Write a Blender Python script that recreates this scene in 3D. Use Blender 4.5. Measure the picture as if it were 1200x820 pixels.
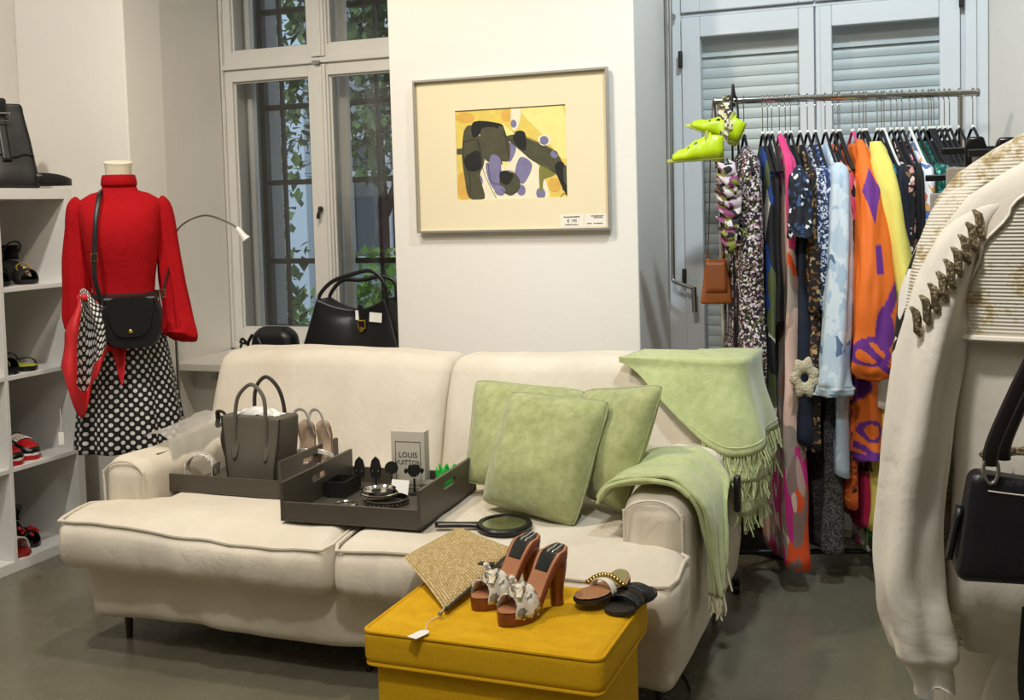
import bpy, bmesh, math, random
from mathutils import Vector, Matrix, noise
random.seed(11)
for o in list(bpy.data.objects): bpy.data.objects.remove(o)
SC = bpy.context.scene
COL = SC.collection
PI = math.pi

# ------------------------------------------------------------------ camera
def make_camera():
    f, yaw, pitch, roll, cy = 1296.94, .369816, .05745, -.027544, 315.755
    c, s, cp, sp = math.cos(yaw), math.sin(yaw), math.cos(pitch), math.sin(pitch)
    fwd = Vector((-s*cp, c*cp, -sp)); right = Vector((c, s, 0)); up = right.cross(fwd)
    r2 = right*math.cos(roll) + up*math.sin(roll)
    u2 = -right*math.sin(roll) + up*math.cos(roll)
    cd = bpy.data.cameras.new('camera'); cam = bpy.data.objects.new('camera', cd); COL.objects.link(cam)
    cd.sensor_fit = 'HORIZONTAL'; cd.sensor_width = 36; cd.lens = f/1200*36
    cd.shift_y = -(410-cy)/1200
    cd.clip_start = .05; cd.clip_end = 200
    m = Matrix((r2, u2, -fwd)).transposed().to_4x4(); m.translation = (0, 0, 1.35)
    cam.matrix_world = m
    SC.camera = cam
make_camera()

# ------------------------------------------------------------------ world, light, exposure
w = bpy.data.worlds.new('overcast_sky'); SC.world = w; w.use_nodes = True
bg = w.node_tree.nodes['Background']; bg.inputs[0].default_value = (.72, .84, 1, 1); bg.inputs[1].default_value = 1.7
def lamp(name, loc, energy, col, rad=.06, kind='POINT', target=None, size=1.0, spot=2.2, blend=.5):
    d = bpy.data.lights.new(name, kind); d.energy = energy; d.color = col
    if kind == 'AREA': d.shape = 'SQUARE'; d.size = size
    else: d.shadow_soft_size = rad
    if kind == 'SPOT': d.spot_size = spot; d.spot_blend = blend
    o = bpy.data.objects.new(name, d); COL.objects.link(o); o.location = loc
    if target is not None:
        o.rotation_euler = (Vector(target)-Vector(loc)).to_track_quat('-Z', 'Y').to_euler()
    return o
WARM = (1, .88, .72); NEUT = (1, .97, .93); COOL = (.74, .88, 1)
lamp('ceiling_spot_sofa', (-1.75, 2.5, 3.1), 128, WARM, .07, 'SPOT', (-1.6, 3.3, 0), spot=2.3, blend=.6)
lamp('ceiling_spot_shelf', (-2.45, 1.75, 3.1), 155, NEUT, .06, 'SPOT', (-3.1, 3.3, 1.0), spot=1.9, blend=.6)
lamp('ceiling_spot_rail', (-.20, 2.75, 3.1), 165, COOL, .06, 'SPOT', (.10, 4.25, 1.7), spot=2.2, blend=.7)
lamp('ceiling_spot_front', (-.45, .75, 3.1), 165, NEUT, .08, 'SPOT', (-.1, 1.8, .6), spot=2.0, blend=.6)
lamp('ambient_fill', (-1.0, 0.2, 3.12), 28, (1, .97, .92), kind='AREA', target=(-1.0, 0.2, 0), size=2.0)  # unseen area light added overhead for soft ambient fill
vs = SC.view_settings
vs.view_transform = 'Standard'; vs.look = 'None'; vs.gamma = 1; vs.use_curve_mapping = False
vs.exposure = -0.30
SC.display_settings.display_device = 'sRGB'

# ------------------------------------------------------------------ materials
def lin(h):
    if isinstance(h, str):
        h = h.lstrip('#'); c = [int(h[i:i+2], 16)/255 for i in (0, 2, 4)]
    else: c = h
    return tuple(((x+.055)/1.055)**2.4 if x > .04045 else x/12.92 for x in c) + (1,)
class N:
    def __init__(s, name):
        s.m = bpy.data.materials.new(name); s.m.use_nodes = True
        s.t = s.m.node_tree; s.b = s.t.nodes['Principled BSDF']
    def n(s, typ, **kw):
        x = s.t.nodes.new(typ)
        for k, v in kw.items():
            if k.startswith('i_'): x.inputs[k[2:].replace('_', ' ')].default_value = v
            else: setattr(x, k, v)
        return x
    def l(s, a, b): s.t.links.new(a, b)
    def coord(s, kind='Object', scale=None):
        tc = s.n('ShaderNodeTexCoord'); o = tc.outputs[kind]
        if scale is not None:
            mp = s.n('ShaderNodeMapping'); mp.inputs['Scale'].default_value = scale if hasattr(scale, '__len__') else (scale,)*3
            s.l(o, mp.inputs[0]); o = mp.outputs[0]
        return o
    def math(s, op, a, b=None, c=None):
        x = s.n('ShaderNodeMath', operation=op)
        for i, v in enumerate((a, b, c)):
            if v is None: continue
            if isinstance(v, (int, float)): x.inputs[i].default_value = v
            else: s.l(v, x.inputs[i])
        return x.outputs[0]
    def ramp(s, fac, stops, interp='LINEAR'):
        r = s.n('ShaderNodeValToRGB'); r.color_ramp.interpolation = interp
        e = r.color_ramp.elements
        while len(e) < len(stops): e.new(.5)
        for i, (p, c) in enumerate(stops): e[i].position = p; e[i].color = lin(c)
        s.l(fac, r.inputs[0]); return r.outputs[0]
    def mix(s, fac, a, b):
        x = s.n('ShaderNodeMix', data_type='RGBA')
        for i, v in ((0, fac), (6, a), (7, b)):
            if isinstance(v, (int, float)): x.inputs[i].default_value = v
            elif isinstance(v, (str, tuple, list)): x.inputs[i].default_value = lin(v)
            else: s.l(v, x.inputs[i])
        return x.outputs[2]
    def bump(s, h, strength=.3, dist=.002, prev=None):
        b = s.n('ShaderNodeBump'); b.inputs['Strength'].default_value = strength; b.inputs['Distance'].default_value = dist
        s.l(h, b.inputs['Height'])
        if prev is not None: s.l(prev, b.inputs['Normal'])
        s.l(b.outputs[0], s.b.inputs['Normal']); return b.outputs[0]
    def noise(s, scale, detail=3, co=None, rough=.5, dist=0):
        x = s.n('ShaderNodeTexNoise'); x.inputs['Scale'].default_value = scale; x.inputs['Detail'].default_value = detail
        x.inputs['Roughness'].default_value = rough; x.inputs['Distortion'].default_value = dist
        s.l(co if co is not None else s.coord(), x.inputs['Vector']); return x.outputs[0]
    def set(s, **kw):
        for k, v in kw.items():
            i = s.b.inputs[k.replace('_', ' ')]
            if isinstance(v, (str, tuple, list)): i.default_value = lin(v)
            elif isinstance(v, (int, float)): i.default_value = v
            else: s.l(v, i)
        return s
MATS = {}
def mat(name, col, rough=.6, metal=0, var=0, vscale=6, bump=0, bscale=150, bdist=.001, sheen=0, spec=.5, coat=0, wr=0, wscale=9):
    if name in MATS: return MATS[name]
    k = N(name); c = lin(col)
    k.set(Roughness=rough, Metallic=metal); k.b.inputs['Specular IOR Level'].default_value = spec
    if sheen: k.b.inputs['Sheen Weight'].default_value = sheen; k.b.inputs['Sheen Roughness'].default_value = .4
    if coat: k.b.inputs['Coat Weight'].default_value = coat; k.b.inputs['Coat Roughness'].default_value = .15
    if var:
        f = k.noise(vscale, 5)
        x = k.n('ShaderNodeMix', data_type='RGBA')
        x.inputs[6].default_value = tuple(max(0, v*(1-var)) for v in c[:3]) + (1,)
        x.inputs[7].default_value = tuple(min(1, v*(1+var)) for v in c[:3]) + (1,)
        k.l(f, x.inputs[0]); k.l(x.outputs[2], k.b.inputs['Base Color'])
    else: k.b.inputs['Base Color'].default_value = c
    p = None
    if bump: p = k.bump(k.noise(bscale, 2), bump, bdist)
    if wr: k.bump(k.noise(wscale, 4, rough=.55, dist=.6), wr, .02, p)
    MATS[name] = k.m; return k.m
def printed(name, stops, scale=60, rough=.75, distort=.25, stretch=(1, 1, 1), base=None, thresh=None, metal=0, bumpy=.15, randomness=1.0):
    """small all-over textile print: voronoi motifs, colour picked per cell"""
    if name in MATS: return MATS[name]
    k = N(name); co = k.coord('Object', stretch)
    nz = k.n('ShaderNodeTexNoise'); nz.inputs['Scale'].default_value = scale*.6; k.l(co, nz.inputs['Vector'])
    ad = k.n('ShaderNodeVectorMath', operation='MULTIPLY_ADD'); k.l(nz.outputs[1], ad.inputs[0])
    ad.inputs[1].default_value = (distort/scale*4,)*3; k.l(co, ad.inputs[2])
    v = k.n('ShaderNodeTexVoronoi'); v.inputs['Scale'].default_value = scale; v.inputs['Randomness'].default_value = randomness; k.l(ad.outputs[0], v.inputs['Vector'])
    sp = k.n('ShaderNodeSeparateColor'); k.l(v.outputs['Color'], sp.inputs[0])
    c = k.ramp(sp.outputs[0], stops, 'CONSTANT')
    if base is not None:
        g = k.math('GREATER_THAN', v.outputs['Distance'], thresh if thresh else .45)
        c = k.mix(g, c, base)
    k.l(c, k.b.inputs['Base Color']); k.set(Roughness=rough, Metallic=metal)
    if bumpy: k.bump(k.noise(220, 2), bumpy, .001)
    MATS[name] = k.m; return k.m
def dotted(name, base, dot, pitch, r, rough=.7):
    """polka dots on the UV map (UV in metres)"""
    k = N(name); uv = k.coord('UV', (1/pitch, 1/pitch, 1))
    ds = []
    for off in ((0, 0, 0), (.5, .5, 0)):
        a = k.n('ShaderNodeVectorMath', operation='ADD'); k.l(uv, a.inputs[0]); a.inputs[1].default_value = off
        f = k.n('ShaderNodeVectorMath', operation='FRACTION'); k.l(a.outputs[0], f.inputs[0])
        s = k.n('ShaderNodeVectorMath', operation='SUBTRACT'); k.l(f.outputs[0], s.inputs[0]); s.inputs[1].default_value = (.5, .5, 0)
        m = k.n('ShaderNodeVectorMath', operation='MULTIPLY'); k.l(s.outputs[0], m.inputs[0]); m.inputs[1].default_value = (1, 1, 0)
        L = k.n('ShaderNodeVectorMath', operation='LENGTH'); k.l(m.outputs[0], L.inputs[0]); ds.append(L.outputs['Value'])
    d = k.math('MINIMUM', *ds); g = k.math('LESS_THAN', d, r)
    k.l(k.mix(g, base, dot), k.b.inputs['Base Color']); k.set(Roughness=rough)
    MATS[name] = k.m; return k.m
def vcol(name, rough=.7, bump=.1, metal=0):
    """flat textile print stored as a colour attribute on the cloth"""
    k = N(name); a = k.n('ShaderNodeVertexColor', layer_name='print'); k.l(a.outputs[0], k.b.inputs['Base Color'])
    k.set(Roughness=rough, Metallic=metal)
    if bump: k.bump(k.noise(250, 2), bump, .001)
    MATS[name] = k.m; return k.m
def glassy(name, tint=(.97, .975, .97), refl=1.0):
    k = N(name); t = k.t; t.nodes.remove(k.b)
    tr = k.n('ShaderNodeBsdfTransparent'); tr.inputs[0].default_value = (*tint, 1)
    gl = k.n('ShaderNodeBsdfGlossy'); gl.inputs['Roughness'].default_value = .02
    fr = k.n('ShaderNodeFresnel'); fr.inputs[0].default_value = 1.45
    m = k.n('ShaderNodeMixShader'); k.l(k.math('MULTIPLY', fr.outputs[0], refl), m.inputs[0]); k.l(tr.outputs[0], m.inputs[1]); k.l(gl.outputs[0], m.inputs[2])
    k.l(m.outputs[0], t.nodes['Material Output'].inputs[0]); MATS[name] = k.m; return k.m

# ------------------------------------------------------------------ mesh helpers
def tag(o, label=None, cat=None, group=None, kind=None):
    if label: o['label'] = label
    if cat: o['category'] = cat
    if group: o['group'] = group
    if kind: o['kind'] = kind
    return o
def thing(name, label, cat, loc=(0, 0, 0), rz=0, group=None, rot=None):
    o = bpy.data.objects.new(name, None); COL.objects.link(o); o.location = loc
    o.rotation_euler = rot if rot else (0, 0, rz); o.empty_display_size = .05
    return tag(o, label, cat, group)
def copy_tree(o, parent=None):
    c = o.copy(); COL.objects.link(c)
    if parent is not None: c.parent = parent
    for ch in o.children: copy_tree(ch, c)
    return c
def sm(a, b, x):
    t = min(1, max(0, (x-a)/(b-a))); return t*t*(3-2*t)
def lerp(a, b, t): return a+(b-a)*t
def tab(pts, x):
    """piecewise smooth table lookup [(x, y) ...]"""
    if x <= pts[0][0]: return pts[0][1]
    for (a, b), (c, d) in zip(pts, pts[1:]):
        if x <= c: return lerp(b, d, sm(a, c, x))
    return pts[-1][1]
def nz(x, y, z, s=1): return noise.noise(Vector((x*s, y*s, z*s)))
def cr(pts, n=8, closed=False):
    """Catmull-Rom through points"""
    P = [Vector(p) for p in pts]; out = []; m = len(P)
    seg = m if closed else m-1
    for i in range(seg):
        if closed: a, b, c, d = P[i-1], P[i], P[(i+1) % m], P[(i+2) % m]
        else: a, b, c, d = P[max(0, i-1)], P[i], P[i+1], P[min(m-1, i+2)]
        for j in range(n):
            t = j/n
            out.append(.5*((2*b)+(c-a)*t+(2*a-5*b+4*c-d)*t*t+(3*b-a-3*c+d)*t**3))
    if not closed: out.append(P[-1])
    return out
class MB:
    def __init__(s): s.v = []; s.f = []; s.mi = []; s.uv = []; s.col = []
    def add(s, V, F, mi=0, uv=None, M=None, col=None):
        b = len(s.v)
        for i, p in enumerate(V):
            p = Vector(p); s.v.append(M @ p if M is not None else p)
            s.uv.append(uv[i] if uv else (0, 0)); s.col.append(col[i] if col else (1, 1, 1, 1))
        for j, q in enumerate(F): s.f.append([b+i for i in q]); s.mi.append(mi[j] if isinstance(mi, list) else mi)
        return s
    def box(s, lo, hi, mi=0, M=None):
        x0, y0, z0 = lo; x1, y1, z1 = hi
        V = [(x0, y0, z0), (x1, y0, z0), (x1, y1, z0), (x0, y1, z0), (x0, y0, z1), (x1, y0, z1), (x1, y1, z1), (x0, y1, z1)]
        return s.add(V, [(0, 3, 2, 1), (4, 5, 6, 7), (0, 1, 5, 4), (1, 2, 6, 5), (2, 3, 7, 6), (3, 0, 4, 7)], mi, M=M)
    def loft(s, rings, mi=0, closed=True, caps=True, M=None, uv=None, loop=False, col=None):
        n = len(rings[0]); V = [p for r in rings for p in r]; F = []
        m = len(rings)
        for i in range(m if loop else m-1):
            i2 = (i+1) % m
            for j in range(n if closed else n-1):
                k = (j+1) % n
                F.append((i*n+j, i*n+k, i2*n+k, i2*n+j))
        if caps and not loop and closed:
            F.append(tuple(range(n-1, -1, -1))); F.append(tuple((m-1)*n+j for j in range(n)))
        return s.add(V, F, mi, uv=uv, M=M, col=col)
    def grid(s, fn, nu, nv, mi=0, M=None, uvs=(1, 1), closed=False, colfn=None):
        V = []; U = []; C = [] if colfn else None
        for i in range(nu+1):
            for j in range(nv+1):
                V.append(fn(i/nu, j/nv)); U.append((i/nu*uvs[0], j/nv*uvs[1]))
                if colfn: C.append(lin(colfn(i/nu, j/nv)))
        F = []
        for i in range(nu):
            for j in range(nv):
                a = i*(nv+1)+j; F.append((a, a+1, a+nv+2, a+nv+1))
        return s.add(V, F, mi, uv=U, M=M, col=C)
    def tube(s, path, r, n=8, mi=0, closed=False, M=None, flat=1.0, up=None, caps=True):
        P = [Vector(p) for p in path]; m = len(P); rings = []
        ref = Vector(up) if up else None; prev = None
        for i, p in enumerate(P):
            t = (P[(i+1) % m]-P[i-1]) if closed else (P[min(m-1, i+1)]-P[max(0, i-1)])
            if t.length < 1e-9: t = Vector((0, 0, 1))
            t.normalize()
            if ref is not None: a = ref-t*ref.dot(t)
            elif prev is None:
                a = Vector((0, 0, 1)); a = a-t*a.dot(t)
                if a.length < .1: a = Vector((1, 0, 0))-t*t.x
            else: a = prev-t*prev.dot(t)
            if a.length < 1e-6: a = t.orthogonal()
            a.normalize(); prev = a; b = t.cross(a)
            rr = r(i/max(1, m-1)) if callable(r) else r
            rings.append([p+(a*math.cos(k*2*PI/n)*flat+b*math.sin(k*2*PI/n))*rr for k in range(n)])
        return s.loft(rings, mi, caps=caps, M=M, loop=closed)
    def lathe(s, prof, n=24, mi=0, M=None, sx=1, sy=1):
        return s.loft([[(r*sx*math.cos(k*2*PI/n), r*sy*math.sin(k*2*PI/n), z) for k in range(n)] for r, z in prof], mi, M=M)
    def prism(s, poly, h0, h1, axis='z', mi=0, M=None):
        def P(a, b, h): return (a, b, h) if axis == 'z' else ((a, h, b) if axis == 'y' else (h, a, b))
        return s.loft([[P(a, b, h0) for a, b in poly], [P(a, b, h1) for a, b in poly]], mi, M=M)
    def plate(s, outer, inner, h0, h1, axis='y', mi=0, M=None):
        """plate with a hole: outer and inner loops have equal counts"""
        def P(a, b, h): return (a, b, h) if axis == 'z' else ((a, h, b) if axis == 'y' else (h, a, b))
        return s.loft([[P(a, b, h0) for a, b in outer], [P(a, b, h1) for a, b in outer], [P(a, b, h1) for a, b in inner], [P(a, b, h0) for a, b in inner]], mi, M=M, loop=True)
    def rbox(s, lo, hi, r, n=6, k=3, fn=None, mi=0, M=None):
        c = [(a+b)/2 for a, b in zip(lo, hi)]; h = [(b-a)/2 for a, b in zip(lo, hi)]; r = min(r, *[x*.999 for x in h])
        nn = n if hasattr(n, '__len__') else (n, n, n)
        ax = []
        for i in range(3):
            q = h[i]-r; L = [-q-r*math.tan(PI/4*(1-j/k)) for j in range(k)]
            m = nn[i]; L += [-q+2*q*j/m for j in range(m+1)]
            L += [q+r*math.tan(PI/4*(j+1)/k) for j in range(k)]; ax.append(L)
        idx = {}; V = []; F = []
        def vid(i, j, l):
            key = (i, j, l)
            if key not in idx:
                p = Vector((ax[0][i], ax[1][j], ax[2][l]))
                inn = Vector([max(-(h[a]-r), min(h[a]-r, p[a])) for a in range(3)])
                d = p-inn
                if d.length > 1e-9: p = inn+d.normalized()*r
                p = p+Vector(c)
                if fn: p = Vector(fn(p.x, p.y, p.z))
                idx[key] = len(V); V.append(p)
            return idx[key]
        n0, n1, n2 = len(ax[0])-1, len(ax[1])-1, len(ax[2])-1
        for i in range(n0):
            for j in range(n1):
                F.append((vid(i, j, 0), vid(i, j+1, 0), vid(i+1, j+1, 0), vid(i+1, j, 0)))
                F.append((vid(i, j, n2), vid(i+1, j, n2), vid(i+1, j+1, n2), vid(i, j+1, n2)))
        for i in range(n0):
            for l in range(n2):
                F.append((vid(i, 0, l), vid(i+1, 0, l), vid(i+1, 0, l+1), vid(i, 0, l+1)))
                F.append((vid(i, n1, l), vid(i, n1, l+1), vid(i+1, n1, l+1), vid(i+1, n1, l)))
        for j in range(n1):
            for l in range(n2):
                F.append((vid(0, j, l), vid(0, j, l+1), vid(0, j+1, l+1), vid(0, j+1, l)))
                F.append((vid(n0, j, l), vid(n0, j+1, l), vid(n0, j+1, l+1), vid(n0, j, l+1)))
        return s.add(V, F, mi, M=M)
    def ball(s, c, r, n=10, mi=0, M=None, sc=(1, 1, 1)):
        rings = []
        for i in range(1, n//2+1):
            a = PI*i/(n//2+1)
            rings.append([(c[0]+r*sc[0]*math.sin(a)*math.cos(k*2*PI/n), c[1]+r*sc[1]*math.sin(a)*math.sin(k*2*PI/n), c[2]-r*sc[2]*math.cos(a)) for k in range(n)])
        return s.loft(rings, mi, M=M)
    def build(s, name, mats, parent=None, smooth=True, ang=40, solid=0, sub=0, bevel=0, label=None, cat=None, group=None, kind=None, color=False, solid_off=0, recalc=True):
        me = bpy.data.meshes.new(name); me.from_pydata([tuple(p) for p in s.v], [], s.f)
        if not isinstance(mats, (list, tuple)): mats = [mats]
        for m in mats: me.materials.append(m)
        me.polygons.foreach_set('material_index', s.mi)
        ul = me.uv_layers.new(name='UVMap'); li = [0]*len(me.loops); me.loops.foreach_get('vertex_index', li)
        ul.data.foreach_set('uv', [c for i in li for c in s.uv[i]])
        if color:
            ca = me.color_attributes.new('print', 'FLOAT_COLOR', 'POINT'); ca.data.foreach_set('color', [c for q in s.col for c in q])
        if recalc:
            bm = bmesh.new(); bm.from_mesh(me); bmesh.ops.recalc_face_normals(bm, faces=bm.faces); bm.to_mesh(me); bm.free()
        if smooth:
            me.polygons.foreach_set('use_smooth', [True]*len(me.polygons)); me.set_sharp_from_angle(angle=math.radians(ang))
        me.update()
        o = bpy.data.objects.new(name, me); COL.objects.link(o)
        if parent is not None: o.parent = parent
        if bevel:
            b = o.modifiers.new('bevel', 'BEVEL'); b.width = bevel; b.segments = 2; b.limit_method = 'ANGLE'; b.angle_limit = .6
        if solid:
            q = o.modifiers.new('solid', 'SOLIDIFY'); q.thickness = solid; q.offset = solid_off
        if sub:
            q = o.modifiers.new('sub', 'SUBSURF'); q.levels = sub; q.render_levels = sub
        return tag(o, label, cat, group, kind)
def TM(loc=(0, 0, 0), rz=0, rx=0, ry=0, sc=1):
    return Matrix.Translation(loc) @ Matrix.Rotation(rz, 4, 'Z') @ Matrix.Rotation(ry, 4, 'Y') @ Matrix.Rotation(rx, 4, 'X') @ Matrix.Diagonal((sc, sc, sc, 1))
def text_part(name, body, size, mt, parent, loc, rot, align='CENTER', ext=.0003):
    c = bpy.data.curves.new(name, 'FONT'); c.body = body; c.size = size; c.align_x = align; c.extrude = ext; c.resolution_u = 3
    t = bpy.data.objects.new(name, c); COL.objects.link(t)
    bpy.context.view_layer.update()
    me = bpy.data.meshes.new_from_object(t.evaluated_get(bpy.context.evaluated_depsgraph_get()))
    bpy.data.objects.remove(t); me.materials.clear(); me.materials.append(mt)
    o = bpy.data.objects.new(name, me); COL.objects.link(o); o.parent = parent; o.location = loc; o.rotation_euler = rot
    return o
# ------------------------------------------------------------------ shared materials
PLASTER = mat('white_plaster', '#e9e4da', .85, var=.03, vscale=2, bump=.25, bscale=25, bdist=.004)
CEIL = mat('ceiling_paint', '#eeebe4', .9)
PAINT = mat('window_paint', '#d9d6cd', .45, var=.05, vscale=9, bump=.1, bscale=30)
PAINT2 = mat('grey_white_paint', '#d5d8d8', .4, var=.03, vscale=5)
SLATM = mat('shutter_grey', '#dfe4e1', .45)
def floor_mat():
    k = N('polished_concrete'); co = k.coord()
    a = k.noise(1.6, 6, co, .6, .4); b = k.noise(14, 4, co, .6)
    f = k.math('ADD', k.math('MULTIPLY', a, .88), k.math('MULTIPLY', b, .12))
    k.l(k.ramp(f, [(.3, '#646050'), (.5, '#6e6a58'), (.72, '#7a7563')]), k.b.inputs['Base Color'])
    k.l(k.ramp(b, [(.3, (.48,)*3), (.8, (.62,)*3)]), k.b.inputs['Roughness'])
    k.bump(b, .08, .003); return k.m
FLOOR = floor_mat()
WHITE_LAM = mat('white_laminate', '#e8e6e0', .35)
IRON = mat('dark_iron', '#26241f', .5, .3)
CHROME = mat('chrome', '#d8d8d6', .14, 1)
STEEL = mat('brushed_steel', '#a9a7a1', .35, 1)
GOLD = mat('gold_metal', '#d9b25c', .25, 1)
BLACKP = mat('black_plastic', '#0d0d0e', .35)
BLACKL = mat('black_leather', '#121213', .38, bump=.35, bscale=260, bdist=.001)
GLASS = glassy('window_glass')
PAPER = mat('white_card', '#f1eee6', .7)
THREAD = mat('tag_string', '#ddd6c4', .8)

# ------------------------------------------------------------------ room shell
def S(mb, name, m, parent=None, **kw): return mb.build(name, m, parent, kind='structure', **kw)
X0, X1, Y0, YB, HC = -3.73, 2.6, -2.6, 4.0, 3.2
S(MB().box((X0-.2, Y0-.2, -.1), (X1+.2, 4.66, 0)), 'floor', FLOOR, smooth=False)
S(MB().box((X0-.2, Y0-.2, HC), (X1+.2, 5.0, HC+.1)), 'ceiling', CEIL, smooth=False)
S(MB().box((X0-.2, Y0, 0), (X0, 4.7, HC)), 'wall_left', PLASTER, smooth=False)
S(MB().box((X1, Y0, 0), (X1+.2, 4.7, HC)), 'wall_right', PLASTER, smooth=False)
S(MB().box((X0-.2, Y0-.2, 0), (X1+.2, Y0, HC)), 'wall_front', PLASTER, smooth=False)
b = MB()
b.prism([(X0, 3.75), (-3.15, 3.75), (-3.14, 3.97), (-3.19, 4.46), (-3.23, 4.46), (-3.23, 4.74), (X0, 4.74)], 0, HC)     # nib left of the window
b.prism([(-2.055, YB), (-1.045, YB), (-1.045, 4.74), (-2.10, 4.74)], 0, HC)                     # pier with the picture
b.box((-3.23, 4.12, 0), (-2.09, 4.74, .66))                                                    # wall below the sill
b.box((-3.23, 4.40, 2.98), (-2.09, 4.74, HC))
b.box((-1.045, 4.50, 0), (.20, 4.74, .34))
b.box((-1.045, 4.46, 2.98), (.20, 4.74, HC))
b.prism([(.165, 4.52), (.36, YB), (X1, YB), (X1, 4.74), (.165, 4.74)], 0, HC)
S(b, 'wall_back', PLASTER, smooth=False, bevel=.006)
SILL = mat('sill_paint', '#e6e3da', .45)
S(MB().box((-3.17, 3.98, .665), (-2.06, 4.5, .70)), 'trim_1', SILL, smooth=False, bevel=.005)
tr = S(MB().box((-3.02, 4.06, .615), (-2.99, 4.12, .665)), 'trim_2', STEEL, smooth=False)
b = MB(); b.box((-1.045, 4.46, .19), (.20, 4.50, .33)); S(b, 'trim_3', PAINT2, smooth=False, bevel=.004)
S(MB().box((-1.045, 4.47, .035), (.30, 4.499, .105)), 'baseboard_back', PAINT2, smooth=False, bevel=.006)
S(MB().box((-1.0455, YB-.012, 0), (-2.055, YB, .08)), 'baseboard_pier', PAINT2, smooth=False, bevel=.004)

# ---- window 1: old double casement with iron grille behind
def rect_frame(b, x0, x1, z0, z1, y0, y1, t, mi=0):
    b.box((x0, y0, z0), (x0+t, y1, z1), mi); b.box((x1-t, y0, z0), (x1, y1, z1), mi)
    b.box((x0+t, y0, z0), (x1-t, y1, z0+t), mi); b.box((x0+t, y0, z1-t), (x1-t, y1, z1), mi)
w1 = thing('window_1', 'old white double casement window with iron grille behind it', 'window', (-2.667, 4.5, .70)); w1['kind'] = 'structure'
ox, oy, oz = w1.location
def L1(p): return (p[0]-ox, p[1]-oy, p[2]-oz)
def lbox(b, lo, hi): return b.box(L1(lo), L1(hi))
b = MB()
lbox(b, (-3.23, 4.47, .70), (-3.185, 4.74, 2.98)); lbox(b, (-2.145, 4.47, .70), (-2.09, 4.74, 2.98))
lbox(b, (-3.185, 4.47, .70), (-2.145, 4.60, .735)); lbox(b, (-3.185, 4.47, 2.03), (-2.145, 4.60, 2.055)); lbox(b, (-3.185, 4.60, 2.0), (-2.145, 4.74, 2.08)); lbox(b, (-3.185, 4.60, .70), (-2.145, 4.74, .76))
lbox(b, (-3.185, 4.47, 2.94), (-2.145, 4.74, 2.98))
b.build('window_frame', PAINT, w1, smooth=False, bevel=.004)
for (a, c) in ((-3.185, -2.672), (-2.662, -2.145)):
    for (z0, z1) in ((.735, 2.03), (2.055, 2.94)):
        b = MB(); t = .056; x0, x1 = L1((a, 0, 0))[0], L1((c, 0, 0))[0]; q0, q1 = z0-oz, z1-oz
        b.box((x0, -.012, q0), (x0+.04, .03, q1)); b.box((x1-t, -.012, q0), (x1, .03, q1))
        b.box((x0+.04, -.012, q0), (x1-t, .03, q0+t+.005)); b.box((x0+.04, -.012, q1-t), (x1-t, .03, q1))
        # glazing bead
        rect_frame(b, x0+.04, x1-t, q0+t+.005, q1-t, .004, .02, .008)
        s_ = b.build('sash', PAINT, w1, smooth=False, bevel=.003)
        MB().box((x0+.042, .010, q0+t), (x1-t-.002, .013, q1-t+.002)).build('pane', GLASS, s_, smooth=False)
        # outer sash
        b = MB(); rect_frame(b, x0+.004, x1-.004, q0+.02, q1-.004, .15, .19, .034)
        s2 = b.build('outer_sash', PAINT, w1, smooth=False, bevel=.003)
        MB().box((x0+.036, .168, q0+.052), (x1-.036, .171, q1-.036)).build('pane', GLASS, s2, smooth=False)
MB().box((-.035, -.024, .035), (.037, -.012, 1.325)).box((-.02, -.030, .035), (.022, -.024, 1.325)).build('mullion_strip', PAINT, w1, smooth=False, bevel=.003)
MB().box((-.035, -.024, 1.36), (.037, -.012, 2.24)).box((-.02, -.030, 1.36), (.022, -.024, 2.24)).build('mullion_strip', PAINT, w1, smooth=False, bevel=.003)
b = MB(); b.ball((0, -.045, .66), .012, 8, sc=(1, 1.2, 1.2)); b.tube(cr([(0, -.048, .655), (-.006, -.055, .635), (-.008, -.055, .615)], 4), .008, 8)
b.build('handle', IRON, w1)
b = MB(); b.box((-.02, -.04, 1.325), (.02, -.024, 1.34)); b.box((-.005, -.05, 1.322), (.022, -.036, 1.332)); b.build('latch', STEEL, w1, smooth=False)
for z in (.45, 1.08, 1.6): MB().tube([(-.521, -.018, z), (-.521, -.018, z+.13)], .006, 8).build('hinge', PAINT, w1)
gr = thing('window_grille', 'dark iron window grille outside the old casement window', 'grille', (-2.667, 4.86, .70))
for x in (-.44, -.17, .10, .37): MB().box((x-.009, -.009, .02), (x+.009, .009, 2.28)).build('bar', IRON, gr, smooth=False)
for z in (.06, .40, .80, 1.18, 1.66, 2.06): MB().box((-.56, -.016, z-.013), (.56, .016, z+.013)).build('crossbar', IRON, gr, smooth=False)
MB().box((-.565, -.02, 0), (-.535, .02, 2.3)).box((.535, -.02, 0), (.565, .02, 2.3)).build('side_bar', IRON, gr, smooth=False)
S(MB().box((-3.3, 4.74, .60), (-2.03, 5.02, .70)), 'trim_4', mat('stone_sill', '#6e6a62', .8), smooth=False)
rv = MB(); rv.box((-3.4, 4.74, .0), (-3.23, 5.02, 3.2)); rv.box((-2.1, 4.74, .0), (-1.95, 5.02, 3.2))
S(rv, 'trim_5', mat('outer_render', '#8d908f', .9), smooth=False)

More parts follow.
